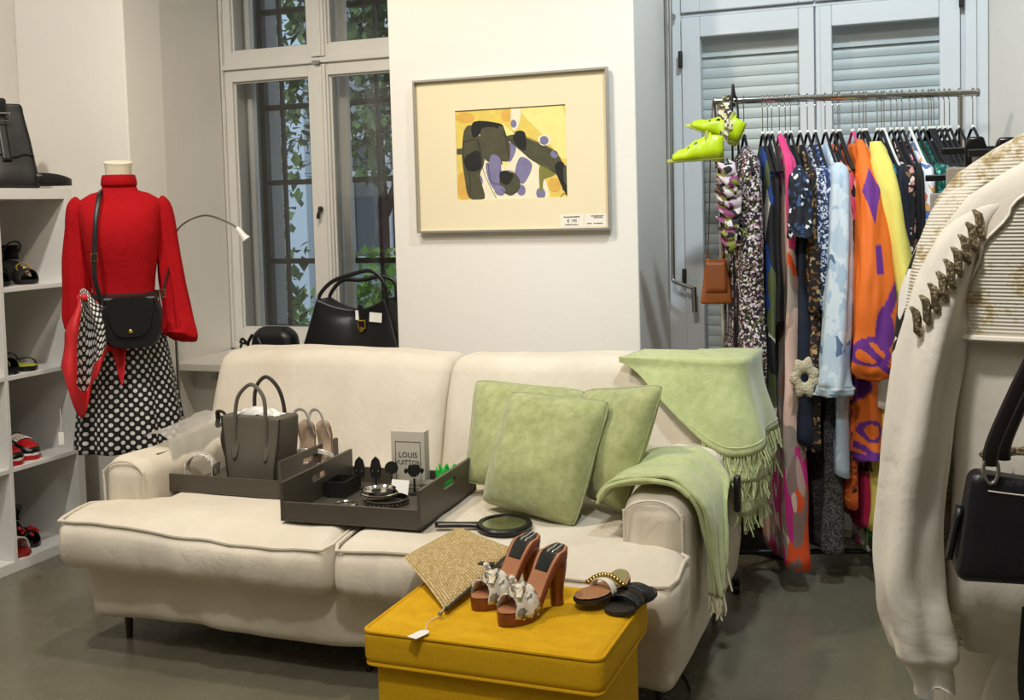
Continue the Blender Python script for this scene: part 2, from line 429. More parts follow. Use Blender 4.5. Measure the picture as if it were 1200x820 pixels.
# ---- window 2: white frame with closed roller shutter
w2 = thing('window_2', 'white double window with closed roller shutter', 'window', (-.43, 4.5, .34)); w2['kind'] = 'structure'
ox, oy, oz = w2.location
b = MB()
lbox(b, (-1.045, 4.49, .34), (-.975, 4.60, 2.98)); lbox(b, (.075, 4.49, .34), (.17, 4.60, 2.98))
lbox(b, (-.975, 4.49, 2.09), (.075, 4.60, 2.105)); lbox(b, (-.975, 4.49, .34), (.075, 4.60, .38)); lbox(b, (-.975, 4.49, 2.94), (.075, 4.60, 2.98))
b.build('window_frame', PAINT2, w2, smooth=False, bevel=.004)
b = MB(); lbox(b, (.09, 4.475, .34), (.13, 4.49, 2.98)); b.build('cover_strip', PAINT2, w2, smooth=False, bevel=.004)
slat = None
for (x0, x1, a, c) in ((-.972, -.452, .075, .058), (-.446, .073, .06, .072)):
    for (z0, z1) in ((.38, 2.087), (2.108, 2.94)):
        b = MB()
        lbox(b, (x0, 4.47, z0), (x0+a, 4.52, z1)); lbox(b, (x1-c, 4.47, z0), (x1, 4.52, z1))
        lbox(b, (x0+a, 4.47, z0), (x1-c, 4.52, z0+.08)); lbox(b, (x0+a, 4.47, z1-.08), (x1-c, 4.52, z1))
        s_ = b.build('sash', PAINT2, w2, smooth=False, bevel=.004)
        p = MB(); lbox(p, (x0+a, 4.498, z0+.08), (x1-c, 4.502, z1-.08)); p.build('pane', GLASS, s_, smooth=False)
        if z0 < 1:
            q = MB(); lbox(q, (x0+a-.01, 4.56, 1.935), (x1-c+.01, 4.60, 2.10)); q.build('shutter_box', SLATM, w2, smooth=False)
            z = 1.935
            while z > .46:
                if slat is None:
                    r = [(0, -.0425), (-.006, -.040), (-.011, -.029), (-.011, -.012), (-.006, -.002), (0, 0), (.004, 0), (.004, -.0425)]
                    sb = MB(); sb.loft([[(u*.22, yy, zz) for yy, zz in r] for u in (-1, 1)])
                    slat = sb.build('slat', SLATM, w2, ang=30); o_ = slat
                else: o_ = slat.copy(); COL.objects.link(o_)
                o_.location = ((x0+a+x1-c)/2-ox, .085, z-oz); o_.parent = w2
                z -= .0425
b = MB(); b.box((-.008, -.036, .05), (.0, -.03, 1.745)); b.build('rebate_strip', PAINT2, w2, smooth=False)
for x, z in ((-.545, 1.58), (-.545, .70), (.507, 1.73)):
    h = MB(); h.rbox((x-.008, -.05, z-.035), (x+.008, -.028, z+.035), .006, 1, 2); h.build('hinge', IRON, w2)
ck = thing('shutter_crank', 'grey crank rod for the roller shutter beside the window', 'crank', (-.998, 4.41, .885))
b = MB(); b.tube([(0, 0, 1.6), (-.012, 0, .16)], .008, 10); b.build('rod', STEEL, ck)
MB().tube(cr([(-.012, 0, .17), (-.010, -.004, .145), (.012, -.012, .135), (.06, -.02, .12), (.076, -.022, .114)], 5), .008, 10).build('crank_arm', STEEL, ck)
MB().tube([(.076, -.022, .12), (.079, -.022, .02)], .011, 10).build('grip', STEEL, ck)
MB().box((-.006, -.005, 1.2), (.006, .06, 1.215)).build('bracket', STEEL, ck, smooth=False)

# ------------------------------------------------------------------ courtyard behind window 1
yard = MB().box((-14, 5.05, -.3), (4, 16, -.2)); tag(yard.build('courtyard_ground', mat('yard_gravel', '#77756c', .9, var=.2, vscale=4), smooth=False), kind='structure')
hs = thing('neighbouring_house', 'pale blue grey house across the courtyard behind the old window', 'building', (-5.2, 10.2, -.2))
FAC = mat('house_render', '#9aa3a8', .9, var=.1, vscale=1.5)
MB().box((-7, 0, 0), (6, .4, 9)).build('facade', FAC, hs, smooth=False)
for x, z in ((-2.4, 2.4), (-.55, 1.0), (-.05, 2.75), (1.6, 2.75), (1.5, 1.0), (-2.3, 4.6), (0, 4.8)):
    f = MB(); rect_frame(f, x, x+.95, z, z+1.35, -.05, .0, .07); f.box((x+.44, -.05, z+.07), (x+.51, 0, z+1.28)); f.box((x+.07, -.05, z+.9), (x+.88, 0, z+.95))
    f = f.build('window', mat('house_window_frame', '#c9cfd2', .5), hs, smooth=False)
    MB().box((x+.07, -.02, z+.07), (x+.88, -.005, z+1.28)).build('pane', mat('house_pane', '#39474d', .1), f, smooth=False)
MB().tube([(-1.35, -.08, 0), (-1.35, -.08, 8)], .06, 8).build('downpipe', mat('zinc_pipe', '#b4c6d4', .5), hs)
MB().box((-1.25, -.12, 0), (-1.0, 0, 9)).build('pilaster', mat('pale_blue_render', '#d6e6f2', .8), hs, smooth=False)
MB().box((-.3, -.10, 2.32), (6, 0, 2.5)).build('cornice', mat('house_cornice', '#8a6d5e', .8), hs, smooth=False)
def leaves(b, c, r, n, size, seed):
    rnd = random.Random(seed)
    for _ in range(n):
        d = Vector((rnd.gauss(0, 1), rnd.gauss(0, 1), rnd.gauss(0, 1))).normalized()*(rnd.random()**.45)
        p = Vector(c)+Vector((d.x*r[0], d.y*r[1], d.z*r[2])); s_ = size*(.6+rnd.random()*.8)
        M_ = Matrix.Translation(p) @ Matrix.Rotation(rnd.random()*6.3, 4, 'Z') @ Matrix.Rotation(rnd.random()*2-.4, 4, 'X')
        b.add([(0, 0, 0), (s_*.35, s_*.45, s_*.06), (0, s_, -.04*s_), (-s_*.35, s_*.45, s_*.06)], [(0, 1, 2, 3)], rnd.choice((0, 0, 1)), M=M_)
LEAF = [mat('leaf_dark', '#3d5a34', .5), mat('leaf_light', '#7c9a58', .5)]
LEAF2 = [mat('leaf_bright', '#6f9a3f', .5), mat('leaf_yellow', '#a4c561', .5)]
def shrub(name, label, cat, base, blobs, stem, mats, seed, size=.09):
    t = thing(name, label, cat, base)
    b = MB()
    for i, (c, r, n) in enumerate(blobs): leaves(b, c, r, n, size, seed+i)
    b.build('foliage', mats, t, smooth=False, kind='stuff', recalc=False)
    s_ = MB()
    for p in stem: s_.tube(cr(p, 5), lambda u: .045*(1-.6*u), 7)
    s_.build('stem', mat('bark', '#4a4036', .9), t)
shrub('climbing_ivy', 'dark ivy climbing outside the left half of the old window', 'ivy', (-4.35, 6.2, -.2),
      [((-.15, .3, 1.4), (.5, .3, 1.3), 900), ((0, 0, 1.0), (.28, .3, .6), 500), ((.05, 0, 1.9), (.22, .25, .6), 420), ((-.1, 0, 2.9), (.3, .3, .7), 420), ((.2, .1, .75), (.2, .25, .4), 260)], [[(0, 0, 0), (.05, 0, 1.2), (-.05, 0, 3.2)]], LEAF, 21, .085)
shrub('courtyard_tree', 'leafy tree in the courtyard seen through the right casement', 'tree', (-4.35, 8.2, -.2),
      [((0, 0, 3.2), (.75, .7, .8), 1500), ((.1, 0, 2.2), (.6, .5, .5), 700), ((.5, .2, 2.5), (.4, .4, .4), 380), ((.9, .3, 3.2), (.7, .5, .9), 900), ((-.9, .3, 2.6), (.5, .4, .9), 500), ((-.6, 0, 3.6), (.5, .5, .6), 500)], [[(0, 0, 0), (.06, 0, 1.4), (0, 0, 2.8)], [(.05, 0, 1.5), (.3, .1, 2.1), (.5, .2, 2.6)]], LEAF, 41, .11)
shrub('courtyard_hedge', 'bright green low shrub in the courtyard behind the window bars', 'shrub', (-3.75, 7.2, -.2),
      [((0, 0, .75), (.6, .35, .5), 1100), ((-.85, .1, .55), (.4, .3, .38), 500), ((.7, .1, .6), (.5, .3, .45), 600)], [[(0, 0, 0), (0, 0, .8)]], LEAF2, 61, .08)
# ------------------------------------------------------------------ sofa
def slip_mat():
    k = N('cream_slipcover'); co = k.coord()
    f = k.noise(3.5, 5, co, .6)
    k.l(k.ramp(f, [(.3, '#cfc4b0'), (.55, '#d9cfbc'), (.8, '#e0d7c6')]), k.b.inputs['Base Color'])
    k.set(Roughness=.9); k.b.inputs['Specular IOR Level'].default_value = .25
    p = k.bump(k.noise(420, 2, co), .25, .0008)
    k.bump(k.noise(1, 5, k.coord('Object', (15, 11, 7)), .6, 1.0), .36, .014, p); return k.m
SLIP = slip_mat()
sofa = thing('sofa', 'cream slipcovered two seat sofa in front of the white pier', 'sofa', (-1.57, 3.2, 0))
MS = Matrix.Translation(-Vector(sofa.location))
def wob(a, sc=7, seed=0):
    def g(x, y, z):
        n = noise.noise_vector(Vector((x*sc+seed, y*sc, z*sc)))
        return (x+n.x*a, y+n.y*a, z+n.z*a)
    return g
def base_fn(x, y, z):
    s_ = sm(.29, .12, z)
    x += .03*s_*(1 if x < -1.57 else -1)*.6; y += .02*s_
    y += .006*math.sin(x*23+math.sin(x*9)*2)*s_*(1 if y < 3 else 0)
    z += .006*math.sin(x*11)*s_
    return wob(.008, 6)(x, y, z)
MB().rbox((-2.525, 2.675, .095), (-.615, 3.66, .31), .045, (40, 12, 4), 3, base_fn, M=MS).build('base', SLIP, sofa, ang=80)
for x0, x1 in ((-2.54, -1.572), (-1.566, -.60)):
    L_ = x0 < -2
    def sfn(x, y, z, L_=L_):
        k = sm(2.76, 2.86, y)
        if L_ and x < -2.0: x = -2.0+(x+2.0)*lerp(1, (2.325-2.0)/(2.54-2.0), k)
        if not L_ and x > -1.1: x = -1.1+(x+1.1)*lerp(1, (1.1-.812)/(1.1-.60), k)
        fr = sm(2.72, 2.60, y)
        y += .05*fr*sm(.40, .30, z)*0 - .018*math.sin(PI*min(1, max(0, (z-.275)/.17)))*fr
        z += .010*math.sin(PI*(y-2.6)/.74)*sm(.36, .445, z)
        z -= .012*fr*sm(.36, .445, z)*(1+math.sin(x*6.0))
        y += (.0035*math.sin(x*75+4*math.sin(x*13))+.0025*math.sin(x*140+6*math.sin(x*21)))*fr*sm(.43, .36, z)
        return wob(.006, 9, 4)(x, y, z)
    c = MB().rbox((x0, 2.60, .272), (x1, 3.34, .445), .055, (30, 22, 3), 4, sfn, M=MS).build('seat_cushion', SLIP, sofa, ang=80)
    e = .012; path = []
    xs = [lerp(x0+.02, x1-.02, i/40) for i in range(41)]
    zt = .442
    path += [(x0+.008, lerp(2.78, 2.64, i/6), zt-.010) for i in range(7)] if L_ else [(x0+.004, lerp(3.2, 2.64, i/14), zt-.010) for i in range(15)]
    path += [(x, 2.606, zt-.012) for x in xs]
    path += [(x1-.004, lerp(2.64, 3.2, i/14), zt-.010) for i in range(15)] if L_ else [(x1-.008, lerp(2.64, 2.78, i/6), zt-.010) for i in range(7)]
    MB().tube([sfn(*p) for p in path], .0055, 7, M=MS).build('piping', SLIP, c)
for x0, x1 in ((-2.525, -2.335), (-.802, -.612)):
    cx = (x0+x1)/2
    def afn(x, y, z, cx=cx):
        k = sm(3.0, 3.4, y); z += .03*k*sm(.3, .57, z)
        s_ = sm(.50, .30, z); x = cx+(x-cx)*(1-.06*(1-sm(2.79, 2.95, y)))
        return wob(.007, 8, 9)(x, y, z)
    a = MB().rbox((x0, 2.79, .20), (x1, 3.60, .578), .06, (6, 18, 8), 4, afn, M=MS).build('arm', SLIP, sofa, ang=80)
    pth = [(x0+.018, 2.80, .30)]+[(cx-.085*math.cos(t), 2.797, .52+.05*math.sin(t)) for t in [i*PI/12 for i in range(13)]]+[(x1-.018, 2.80, .30)]
    MB().tube([afn(*p) for p in cr(pth, 3)], .004, 6, M=MS).build('piping', SLIP, a)
for x0, x1 in ((-2.53, -1.5755), (-1.5745, -.608)):
    def bfn(x, y, z):
        y = y+(z-.30)*.36
        end = sm(.30, .0, min(abs(x+2.53), abs(x+.608)))
        z -= .004*end*sm(.6, .83, z)
        z += .006*math.sin(x*5.2)*sm(.7, .83, z)
        y -= .012*math.sin(PI*(z-.4)/.45)*(1-end)
        return wob(.007, 6, 2)(x, y, z)
    MB().rbox((x0, 3.25, .32), (x1, 3.46, .842), .05, (28, 4, 14), 4, bfn, M=MS).build('back_cushion', SLIP, sofa, ang=80)
MB().rbox((-2.50, 3.50, .13), (-.632, 3.68, .72), .05, (20, 3, 6), 3, wob(.006), M=MS).build('outer_back', SLIP, sofa, ang=80)
DARKW = mat('dark_sofa_leg', '#2a1c12', .5)
for x, y in ((-2.44, 2.80), (-.70, 2.80), (-2.44, 3.56), (-.70, 3.56), (-1.57, 2.80)):
    MB().lathe([(.010, 0), (.013, .06), (.016, .13)], 12, M=MS @ Matrix.Translation((x, y, 0))).build('leg', DARKW, sofa)

# ------------------------------------------------------------------ green cushions
def chenille(name, a, c):
    k = N(name); co = k.coord()
    f = k.noise(40, 4, co, .7); g = k.noise(5, 3, co)
    h = k.math('ADD', k.math('MULTIPLY', f, .6), k.math('MULTIPLY', g, .4))
    k.l(k.ramp(h, [(.32, a), (.62, c)]), k.b.inputs['Base Color']); k.set(Roughness=.95)
    k.b.inputs['Sheen Weight'].default_value = .4; k.b.inputs['Specular IOR Level'].default_value = .2
    k.bump(k.noise(1, 2, k.coord('Object', (260, 260, 120))), .5, .002); return k.m
LIMEC = chenille('lime_chenille', '#90965f', '#b3b882')
LIMET = chenille('lime_throw', '#a6b074', '#c0c78f')
def pillow(name, TL, TR, BL, BR, th, label, sag=0):
    TL, TR, BL, BR = map(Vector, (TL, TR, BL, BR)); o = (BL+BR)/2
    t = thing(name, label, 'cushion', o, group='lime green cushions')
    nrm = (TR-TL).cross(BL-TL).normalized()
    if nrm.y > 0: nrm = -nrm
    n = 26; b = MB()
    def P(sgn):
        def f(u, v):
            a, c = u*2-1, v*2-1
            pin = .05
            uu = a*(1-pin*(1-c*c)*abs(a)**3)*(1-.075*c**4*abs(a)**5); vv = c*(1-pin*(1-a*a)*abs(c)**3)*(1-.075*a**4*abs(c)**5)
            uu, vv = (uu+1)/2, (vv+1)/2
            p = (TL*(1-uu)+TR*uu)*(1-vv)+(BL*(1-uu)+BR*uu)*vv
            h = max(0, (1-abs(a)**3)*(1-abs(c)**3))**.6
            h *= .8+.2*(1-a*a)*(1-c*c)+sag*(c*.25)
            w_ = (nz(p.x*7, p.y*7, p.z*7+sgn)*.020+nz(p.x*18, p.y*18, p.z*18)*.006)*h
            return p+nrm*sgn*(th*h+w_)-o
        return f
    b.grid(P(1), n, n); b.grid(lambda u, v: P(-1)(u, v), n, n)
    c = b.build('cover', LIMEC, t, ang=100)
    bm = bmesh.new(); bm.from_mesh(c.data); bmesh.ops.remove_doubles(bm, verts=bm.verts, dist=.0004); bmesh.ops.recalc_face_normals(bm, faces=bm.faces); bm.to_mesh(c.data); bm.free()
    loop = [P(0)(i/n, 0) for i in range(n)]+[P(0)(1, i/n) for i in range(n)]+[P(0)(1-i/n, 1) for i in range(n)]+[P(0)(0, 1-i/n) for i in range(n)]
    MB().tube(loop, .0022, 6, closed=True).build('seam', LIMEC, t)
pillow('cushion', (-1.215, 3.09, .80), (-.877, 3.04, .79), (-1.273, 2.96, .478), (-.945, 2.875, .448), .095, 'lime cushion in front of the two others, squarest to the room', .4)
pillow('cushion', (-1.412, 3.27, .80), (-1.04, 3.33, .765), (-1.388, 3.10, .49), (-1.00, 3.13, .47), .08, 'lime cushion leaning on the backrest beside the jewellery tray')
pillow('cushion', (-1.02, 3.20, .79), (-.725, 3.06, .84), (-1.0, 3.14, .465), (-.838, 2.97, .475), .085, 'lime cushion leaning towards the sofa arm with the folded throw')

# ------------------------------------------------------------------ throws
def fringe(b, p, down, L, seed, r=.0022, n=6):
    rnd = random.Random(seed); p = Vector(p); pts = [p]
    d = Vector(down)
    for i in range(n):
        d = d+Vector((rnd.uniform(-.35, .35), rnd.uniform(-.35, .35), rnd.uniform(-.2, .05)-.15)); d.normalize()
        pts.append(pts[-1]+d*L/n)
    b.tube(pts, lambda u: r*(1-.3*u), 5)
def yfront(z): return 3.25+(z-.30)*.36-.012*math.sin(PI*max(0, z-.4)/.45)
t1 = thing('throw_blanket', 'lime fringed throw hanging over the back corner of the sofa', 'blanket', (-.70, 3.45, .5)); o1 = Vector(t1.location)
def drape(k):
    off = .016+.014*(2-k); zb_side = (.62, .53, .44)[2-k] if False else (.60, .50, .40)[k]
    s_off = (.0, .05, .09)[k]
    def P(u, v):
        # path in plan: along the front of the backrest, round the corner, along its end
        s_ = u
        zb = lerp(.845, .575 if k == 0 else zb_side, sm(-.02, .46, s_)) if s_ < .46 else lerp(.575 if k == 0 else zb_side, zb_side, sm(.46, .62, s_))
        ztop = .848+off*.25
        z = ztop if v < .22 else lerp(ztop, zb, (v-.22)/.78)
        zz = min(z, .83)
        rr = .075; yf = yfront(zz)-off; xe = -.600+off+.02*sm(.8, .6, z)
        Lf = .40-rr; La = rr*PI/2; Ls = 3.70-yf-rr; tot = Lf+La+Ls; d = s_*tot
        if d < Lf: x, y, nx, ny = xe-.40+d, yf, 0, -1
        elif d < Lf+La:
            a = (d-Lf)/rr; x, y = xe-rr+rr*math.sin(a), yf+rr-rr*math.cos(a); nx, ny = math.sin(a), -math.cos(a)
        else: x, y, nx, ny = xe, yf+rr+(d-Lf-La), 1, 0
        if v < .22:
            i = 1-v/.22; q_ = 1-(1-i)**2
            x = lerp(x-nx*.012*i, lerp(x, -.78, .8 if nx > .5 else .25), q_); y = lerp(y, 3.545, q_*.9); z += .006*i-.012*sm(.2, 0, i)
        f = .010*math.sin(s_*17+z*6)*sm(.84, .55, z)+.008*nz(x*8, y*8, z*8+k*5)
        fl = (.03*sm(.82, .5, z))*(nx > .3)
        return Vector((x+nx*(f+fl), y+ny*f, z))-o1
    u0 = (0.0, .42, .48)[k]; u1 = (1.0, .98, .93)[k]
    b = MB(); b.grid(lambda u, v: P(lerp(u0, u1, u), lerp((0, .25, .3)[k], 1, v)), 44, 26, uvs=(.8, .5))
    cl = b.build('cloth' if k == 0 else 'fold', LIMET, t1, ang=100, solid=.008)
    h = MB(); h.tube([P(lerp(max(u0, .30), u1, i/40), .93)+Vector((0, 0, 0)) for i in range(41)], .006, 6); h.build('hem', LIMET, cl)
    fb = MB(); m = (64, 52, 44)[k]
    for i in range(m):
        u = lerp(max(u0, .34), u1, i/(m-1)); p = P(u, 1.0); q = P(u, .97)
        fringe(fb, p, (p-q).normalized(), random.uniform(.05, .075), 100*k+i, .003)
    fb.build('fringe', LIMET, cl, kind='stuff')
for k in range(3): drape(k)
# throw folded over the right arm
t2 = thing('folded_throw', 'lime throw folded over the right sofa arm, fringe hanging outside', 'blanket', (-.70, 2.98, .58)); o2 = Vector(t2.location)
def armwrap(layer):
    off = .012+.013*layer; ya, yb = 2.815+.004*layer, 3.16
    P0 = [(-.865+.0*layer, .545+.012*layer), (-.845, .572+off*.5), (-.80, .586+off), (-.70, .600+off), (-.64, .590+off), (-.600+off, .545), (-.590+off, .45), (-.585+off*1.2, .30)]
    C = cr([(x, 0, z) for x, z in P0], 8)
    def P(u, v):
        i = v*(len(C)-1); a = int(i); f = i-a; p = C[a].lerp(C[min(len(C)-1, a+1)], f)
        hang = sm(.62, 1, v)
        y0 = lerp(ya, 2.86 if layer else 2.87, hang); y1 = lerp(yb, 2.99 if layer else 2.96, hang)
        y = lerp(y0, y1, u)
        z = p.z-(.10*u*hang*-1 if False else 0)
        w_ = .008*math.sin(u*16+v*7)*(.3+hang)+.006*nz(p.x*11, y*11, z*11+layer)
        z += .022*sm(3.0, 3.35, y)*(1-hang)
        nx = sm(.55, .75, v)
        lift = .10*sm(.6, 1.0, u)*hang*(1 if layer else 0)
        return Vector((p.x+w_*nx, y, z+w_*(1-nx)+lift))-o2
    b = MB(); b.grid(P, 26, 54, uvs=(.4, .7)); cl = b.build('cloth' if layer else 'under_fold', LIMET, t2, ang=100, solid=.009)
    fb = MB()
    for i in range(16):
        p = P(i/15, 1); fringe(fb, p, (.05, 0, -1), random.uniform(.05, .07), 500+i+50*layer, .0032)
    fb.build('fringe', mat('cream_fringe', '#d9d3b4', .9), cl, kind='stuff')
armwrap(0); armwrap(1)
MB().tube(cr([(-.155+.0, -.155, -.02), (-.13, -.16, .012), (-.05, -.162, .034), (.04, -.163, .03), (.085, -.16, .0)], 8), .009, 8, flat=.8).build('rolled_edge', LIMET, t2)

# ------------------------------------------------------------------ hand mirror
mr = thing('hand_mirror', 'black plastic hand mirror lying on the sofa seat', 'mirror', (-1.135, 2.815, .456), .27)
b = MB(); oval = lambda r, n=36: [(r*.078*math.cos(k*2*PI/n), r*.088*math.sin(k*2*PI/n)) for k in range(n)]
b.loft([[(x, y, z) for x, y in oval(s_)] for s_, z in ((.95, 0), (1, .005), (1, .012), (.95, .017), (.80, .017), (.79, .013))], caps=True)
b.build('frame', BLACKP, mr)
MB().loft([[(x, y, z) for x, y in oval(.79)] for z in (.0128, .0142)]).build('mirror_glass', mat('mirror_silver', '#dfe4e0', .03, 1), mr)
MB().loft([[(-.07, s_*.02*math.sin(a), .009+.008*math.cos(a)) for a in [j*PI/5 for j in range(10)]] if s_ == 0 else [(-.07-.125*s_, w_*math.sin(a), .009+.0085*math.cos(a)) for a in [j*PI/5 for j in range(10)]] for s_, w_ in ((0.02, .016), (.2, .011), (.5, .0105), (.9, .013), (.97, .011), (1, .005))]).build('handle', BLACKP, mr)

# ------------------------------------------------------------------ yellow ottoman
def linen(name, a, c):
    k = N(name); co = k.coord()
    f = k.noise(1, 3, k.coord('Object', (300, 300, 300)), .6); g = k.noise(1, 2, k.coord('Object', (20, 20, 700)))
    k.l(k.ramp(k.math('MULTIPLY', k.math('ADD', f, g), .5), [(.35, a), (.65, c)]), k.b.inputs['Base Color']); k.set(Roughness=.85)
    k.b.inputs['Specular IOR Level'].default_value = .25; k.bump(f, .4, .0006); return k.m
YEL = linen('mustard_linen', '#cb9806', '#dfae18')
ot = thing('storage_ottoman', 'mustard yellow storage ottoman with piped lid', 'ottoman', (-.93, 2.32, 0)); MO = Matrix.Translation(-Vector(ot.location))
def ofn(x, y, z):
    if z > .38: z += .006*math.cos((x+.93)/.55*PI)*math.cos((y-2.32)/.4*PI)
    return (x, y, z)
lid = MB().rbox((-1.208, 2.122, .335), (-.650, 2.520, .422), .024, (16, 12, 3), 4, ofn, M=MO).build('lid', YEL, ot, ang=80)
def rrect(x0, x1, y0, y1, r, z, n=6):
    out = []
    for cx, cy, a0 in ((x1-r, y1-r, 0), (x0+r, y1-r, PI/2), (x0+r, y0+r, PI), (x1-r, y0+r, 1.5*PI)):
        out += [(cx+r*math.cos(a0+i*PI/2/n), cy+r*math.sin(a0+i*PI/2/n), z) for i in range(n+1)]
    # densify straight runs
    res = []
    for a, c in zip(out, out[1:]+out[:1]):
        A_, C_ = Vector(a), Vector(c); m = max(1, int((C_-A_).length/.03))
        res += [A_.lerp(C_, i/m) for i in range(m)]
    return res
for z, q in ((.414, .004), (.340, .006)):
    MB().tube([ofn(*p) for p in rrect(-1.209+q, -.649-q, 2.121+q, 2.521-q, .022, z)], .0042, 7, closed=True, M=MO).build('piping', YEL, lid)
MB().rbox((-1.185, 2.145, .0), (-.673, 2.50, .338), .012, (6, 6, 6), 2, M=MO).build('body', YEL, ot, ang=60)

# ------------------------------------------------------------------ white cube shelf
sh = thing('cube_shelf', 'tall white open cube shelf holding shoes against the left wall', 'shelf', (-3.51, 3.18, 0)); MH = Matrix.Translation(-Vector(sh.location))
xf, xb, ye, T = -3.312, -3.702, 3.585, .042; ys = ye-.042-.335*2-.018-.042; zt = 1.47
def panel(name, lo, hi): return MB().box(lo, hi, M=MH).build(name, WHITE_LAM, sh, smooth=False, bevel=.0015)
panel('side_panel', (xb, ye-T, 0), (xf, ye, zt-T)); panel('side_panel', (xb, ys, 0), (xf, ys+T, zt-T))
panel('top_panel', (xb, ys, zt-T), (xf, ye, zt)); panel('bottom_panel', (xb, ys+T, 0), (xf, ye-T, T))
SHZ = [.042, .402, .755, 1.092]
ym = ye-T-.335
for a, c in ((.042, .384), (.402, .737), (.755, 1.074), (1.092, zt-T)): panel('divider', (xb, ym-.018, a), (xf, ym, c))
for z in SHZ[1:]: panel('shelf_board', (xb, ys+T, z-.018), (xf, ye-T, z))

# ------------------------------------------------------------------ mannequin and its outfit
mq_loc, mq_r = Vector((-2.885, 3.37, 0)), math.radians(36)
MANQ = mat('mannequin_cream', '#e7dfc6', .5)
mq = thing('mannequin', 'headless cream mannequin on a pole stand beside the shelf', 'mannequin', mq_loc, mq_r)
def ell(a, c, z, n=36, yo=0, xo=0, p=2.0):
    out = []
    for k in range(n):
        t = k*2*PI/n; ct, st = math.cos(t), math.sin(t)
        out.append((xo+a*abs(ct)**(2/p)*(1 if ct > 0 else -1), yo+c*abs(st)**(2/p)*(1 if st > 0 else -1), z))
    return out
TOR = [(.86, .10, .08, 0), (.95, .11, .09, 0), (1.05, .10, .08, 0), (1.18, .11, .088, -.005), (1.28, .125, .095, -.01), (1.36, .13, .08, 0), (1.40, .10, .058, .005), (1.44, .055, .05, .01), (1.47, .05, .052, .008), (1.53, .047, .049, .0), (1.555, .052, .053, -.002)]
rings = [ell(a, c, z, yo=yo) for z, a, c, yo in TOR]
rings[-1] = [(x, y, z+.10*x*-1*.25+y*.18) for x, y, z in rings[-1]]
MB().loft(rings).build('torso', MANQ, mq)
MB().tube([(0, 0, .02), (0, 0, .87)], .014, 12).build('pole', CHROME, mq)
MB().lathe([(.15, 0), (.15, .008), (.10, .014), (.02, .02)], 32).build('stand_base', CHROME, mq)
RED = mat('red_crepe', '#ab0f17', .85, spec=.15, wr=.5, wscale=8, bump=.1, bscale=400)
bl = thing('blouse', 'red high neck blouse with long full sleeves on the mannequin', 'blouse', mq_loc+Vector((0, 0, 1.0)), mq_r)
BT = [(.985, .150, .118, -.005), (1.02, .136, .106, -.005), (1.06, .130, .102, -.005), (1.12, .136, .104, -.005), (1.20, .150, .110, -.012), (1.28, .160, .118, -.02), (1.34, .168, .110, -.012), (1.385, .176, .092, 0), (1.408, .178, .072, .005), (1.422, .150, .066, .006), (1.436, .105, .063, .008), (1.447, .066, .06, .008), (1.470, .057, .057, .006), (1.497, .056, .056, .004), (1.505, .059, .058, .002), (1.49, .062, .062, .002), (1.472, .064, .064, .004), (1.462, .06, .06, .005)]
rr = []
for z, a, c, yo in BT:
    R_ = ell(a*(.845 if z < 1.43 else 1), c, z-1.0, 56, yo, p=2.3 if z < 1.43 else 2)
    if z < 1.4: R_ = [(x+.006*nz(x*16, z*9, y*16)*sm(1.4, 1.05, z), y+.012*nz(x*14+3, z*7, y*14)*sm(1.4, 1.0, z)-.004*math.sin(x*60+z*20)*sm(1.2, 1.0, z), zz) for x, y, zz in R_]
    rr.append(R_)
MB().loft(rr, caps=False).build('bodice', RED, bl, ang=80, solid=.003)
def sleeve(path, rad, parent, m, name='sleeve', folds=7, amp=.09, n=28, seed=0):
    P = cr(path, 7); L_ = len(P); rings = []
    for i, p in enumerate(P):
        u = i/(L_-1); t = (P[min(L_-1, i+1)]-P[max(0, i-1)]).normalized()
        a = Vector((1, 0, 0))-t*t.x; a.normalize(); c = t.cross(a); r = tab(rad, u)
        ring = []
        for k in range(n):
            th = k*2*PI/n
            q = r*(1+amp*math.sin(folds*th+u*4+seed)*sm(.05, .5, u)+.12*nz(math.cos(th)*2+seed, math.sin(th)*2, u*5))
            ring.append(p+a*math.cos(th)*q*1.0+c*math.sin(th)*q*.8)
        rings.append(ring)
    return MB().loft(rings, caps=True).build(name, m, parent, ang=80)
sleeve([(.128, .0, .400), (.150, .0, .372), (.163, .0, .25), (.176, -.01, .10), (.194, -.03, -.03), (.200, -.05, -.095), (.196, -.06, -.12)], [(0, .022), (.08, .038), (.3, .041), (.5, .045), (.78, .060), (.9, .062), (1, .035)], bl, RED, seed=1)
sleeve([(-.128, .0, .400), (-.150, .0, .372), (-.158, .0, .25), (-.163, -.01, .10), (-.167, -.02, -.02), (-.167, -.03, -.07)], [(0, .022), (.10, .040), (.3, .044), (.5, .046), (.8, .052), (.93, .05), (1, .03)], bl, RED, seed=4)
DOTS = dotted('black_white_dots', '#0b0b0c', '#d8d6d0', .0345, .215)
sk = thing('skirt', 'black skirt with white polka dots under the red blouse', 'skirt', mq_loc+Vector((0, 0, .5)), mq_r)
rr = []; uv = []
n = 110
for i in range(27):
    v = i/26; z = lerp(1.05, .475, v)-.5
    a = lerp(.126, .194, sm(-.1, 1.1, v)); c = lerp(.104, .150, sm(-.1, 1.1, v))
    ring = []
    for k in range(n):
        th = k*2*PI/n; f = 1+.075*v*math.sin(9*th+.6*math.sin(3*th))+.03*v*math.sin(17*th+1)
        ring.append((a*f*math.cos(th), c*f*math.sin(th)-.005, z)); uv.append((k/n*1.104, z))
    rr.append(ring)
skb = MB(); skb.loft(rr, caps=False, uv=uv); skb.build('skirt_panel', DOTS, sk, ang=100, solid=.003)
MB().loft([ell(.128, .106, z, yo=-.005) for z in (.525, .565)], caps=False).build('waistband', mat('black_cloth', '#0b0b0c', .8), sk, solid=.003)
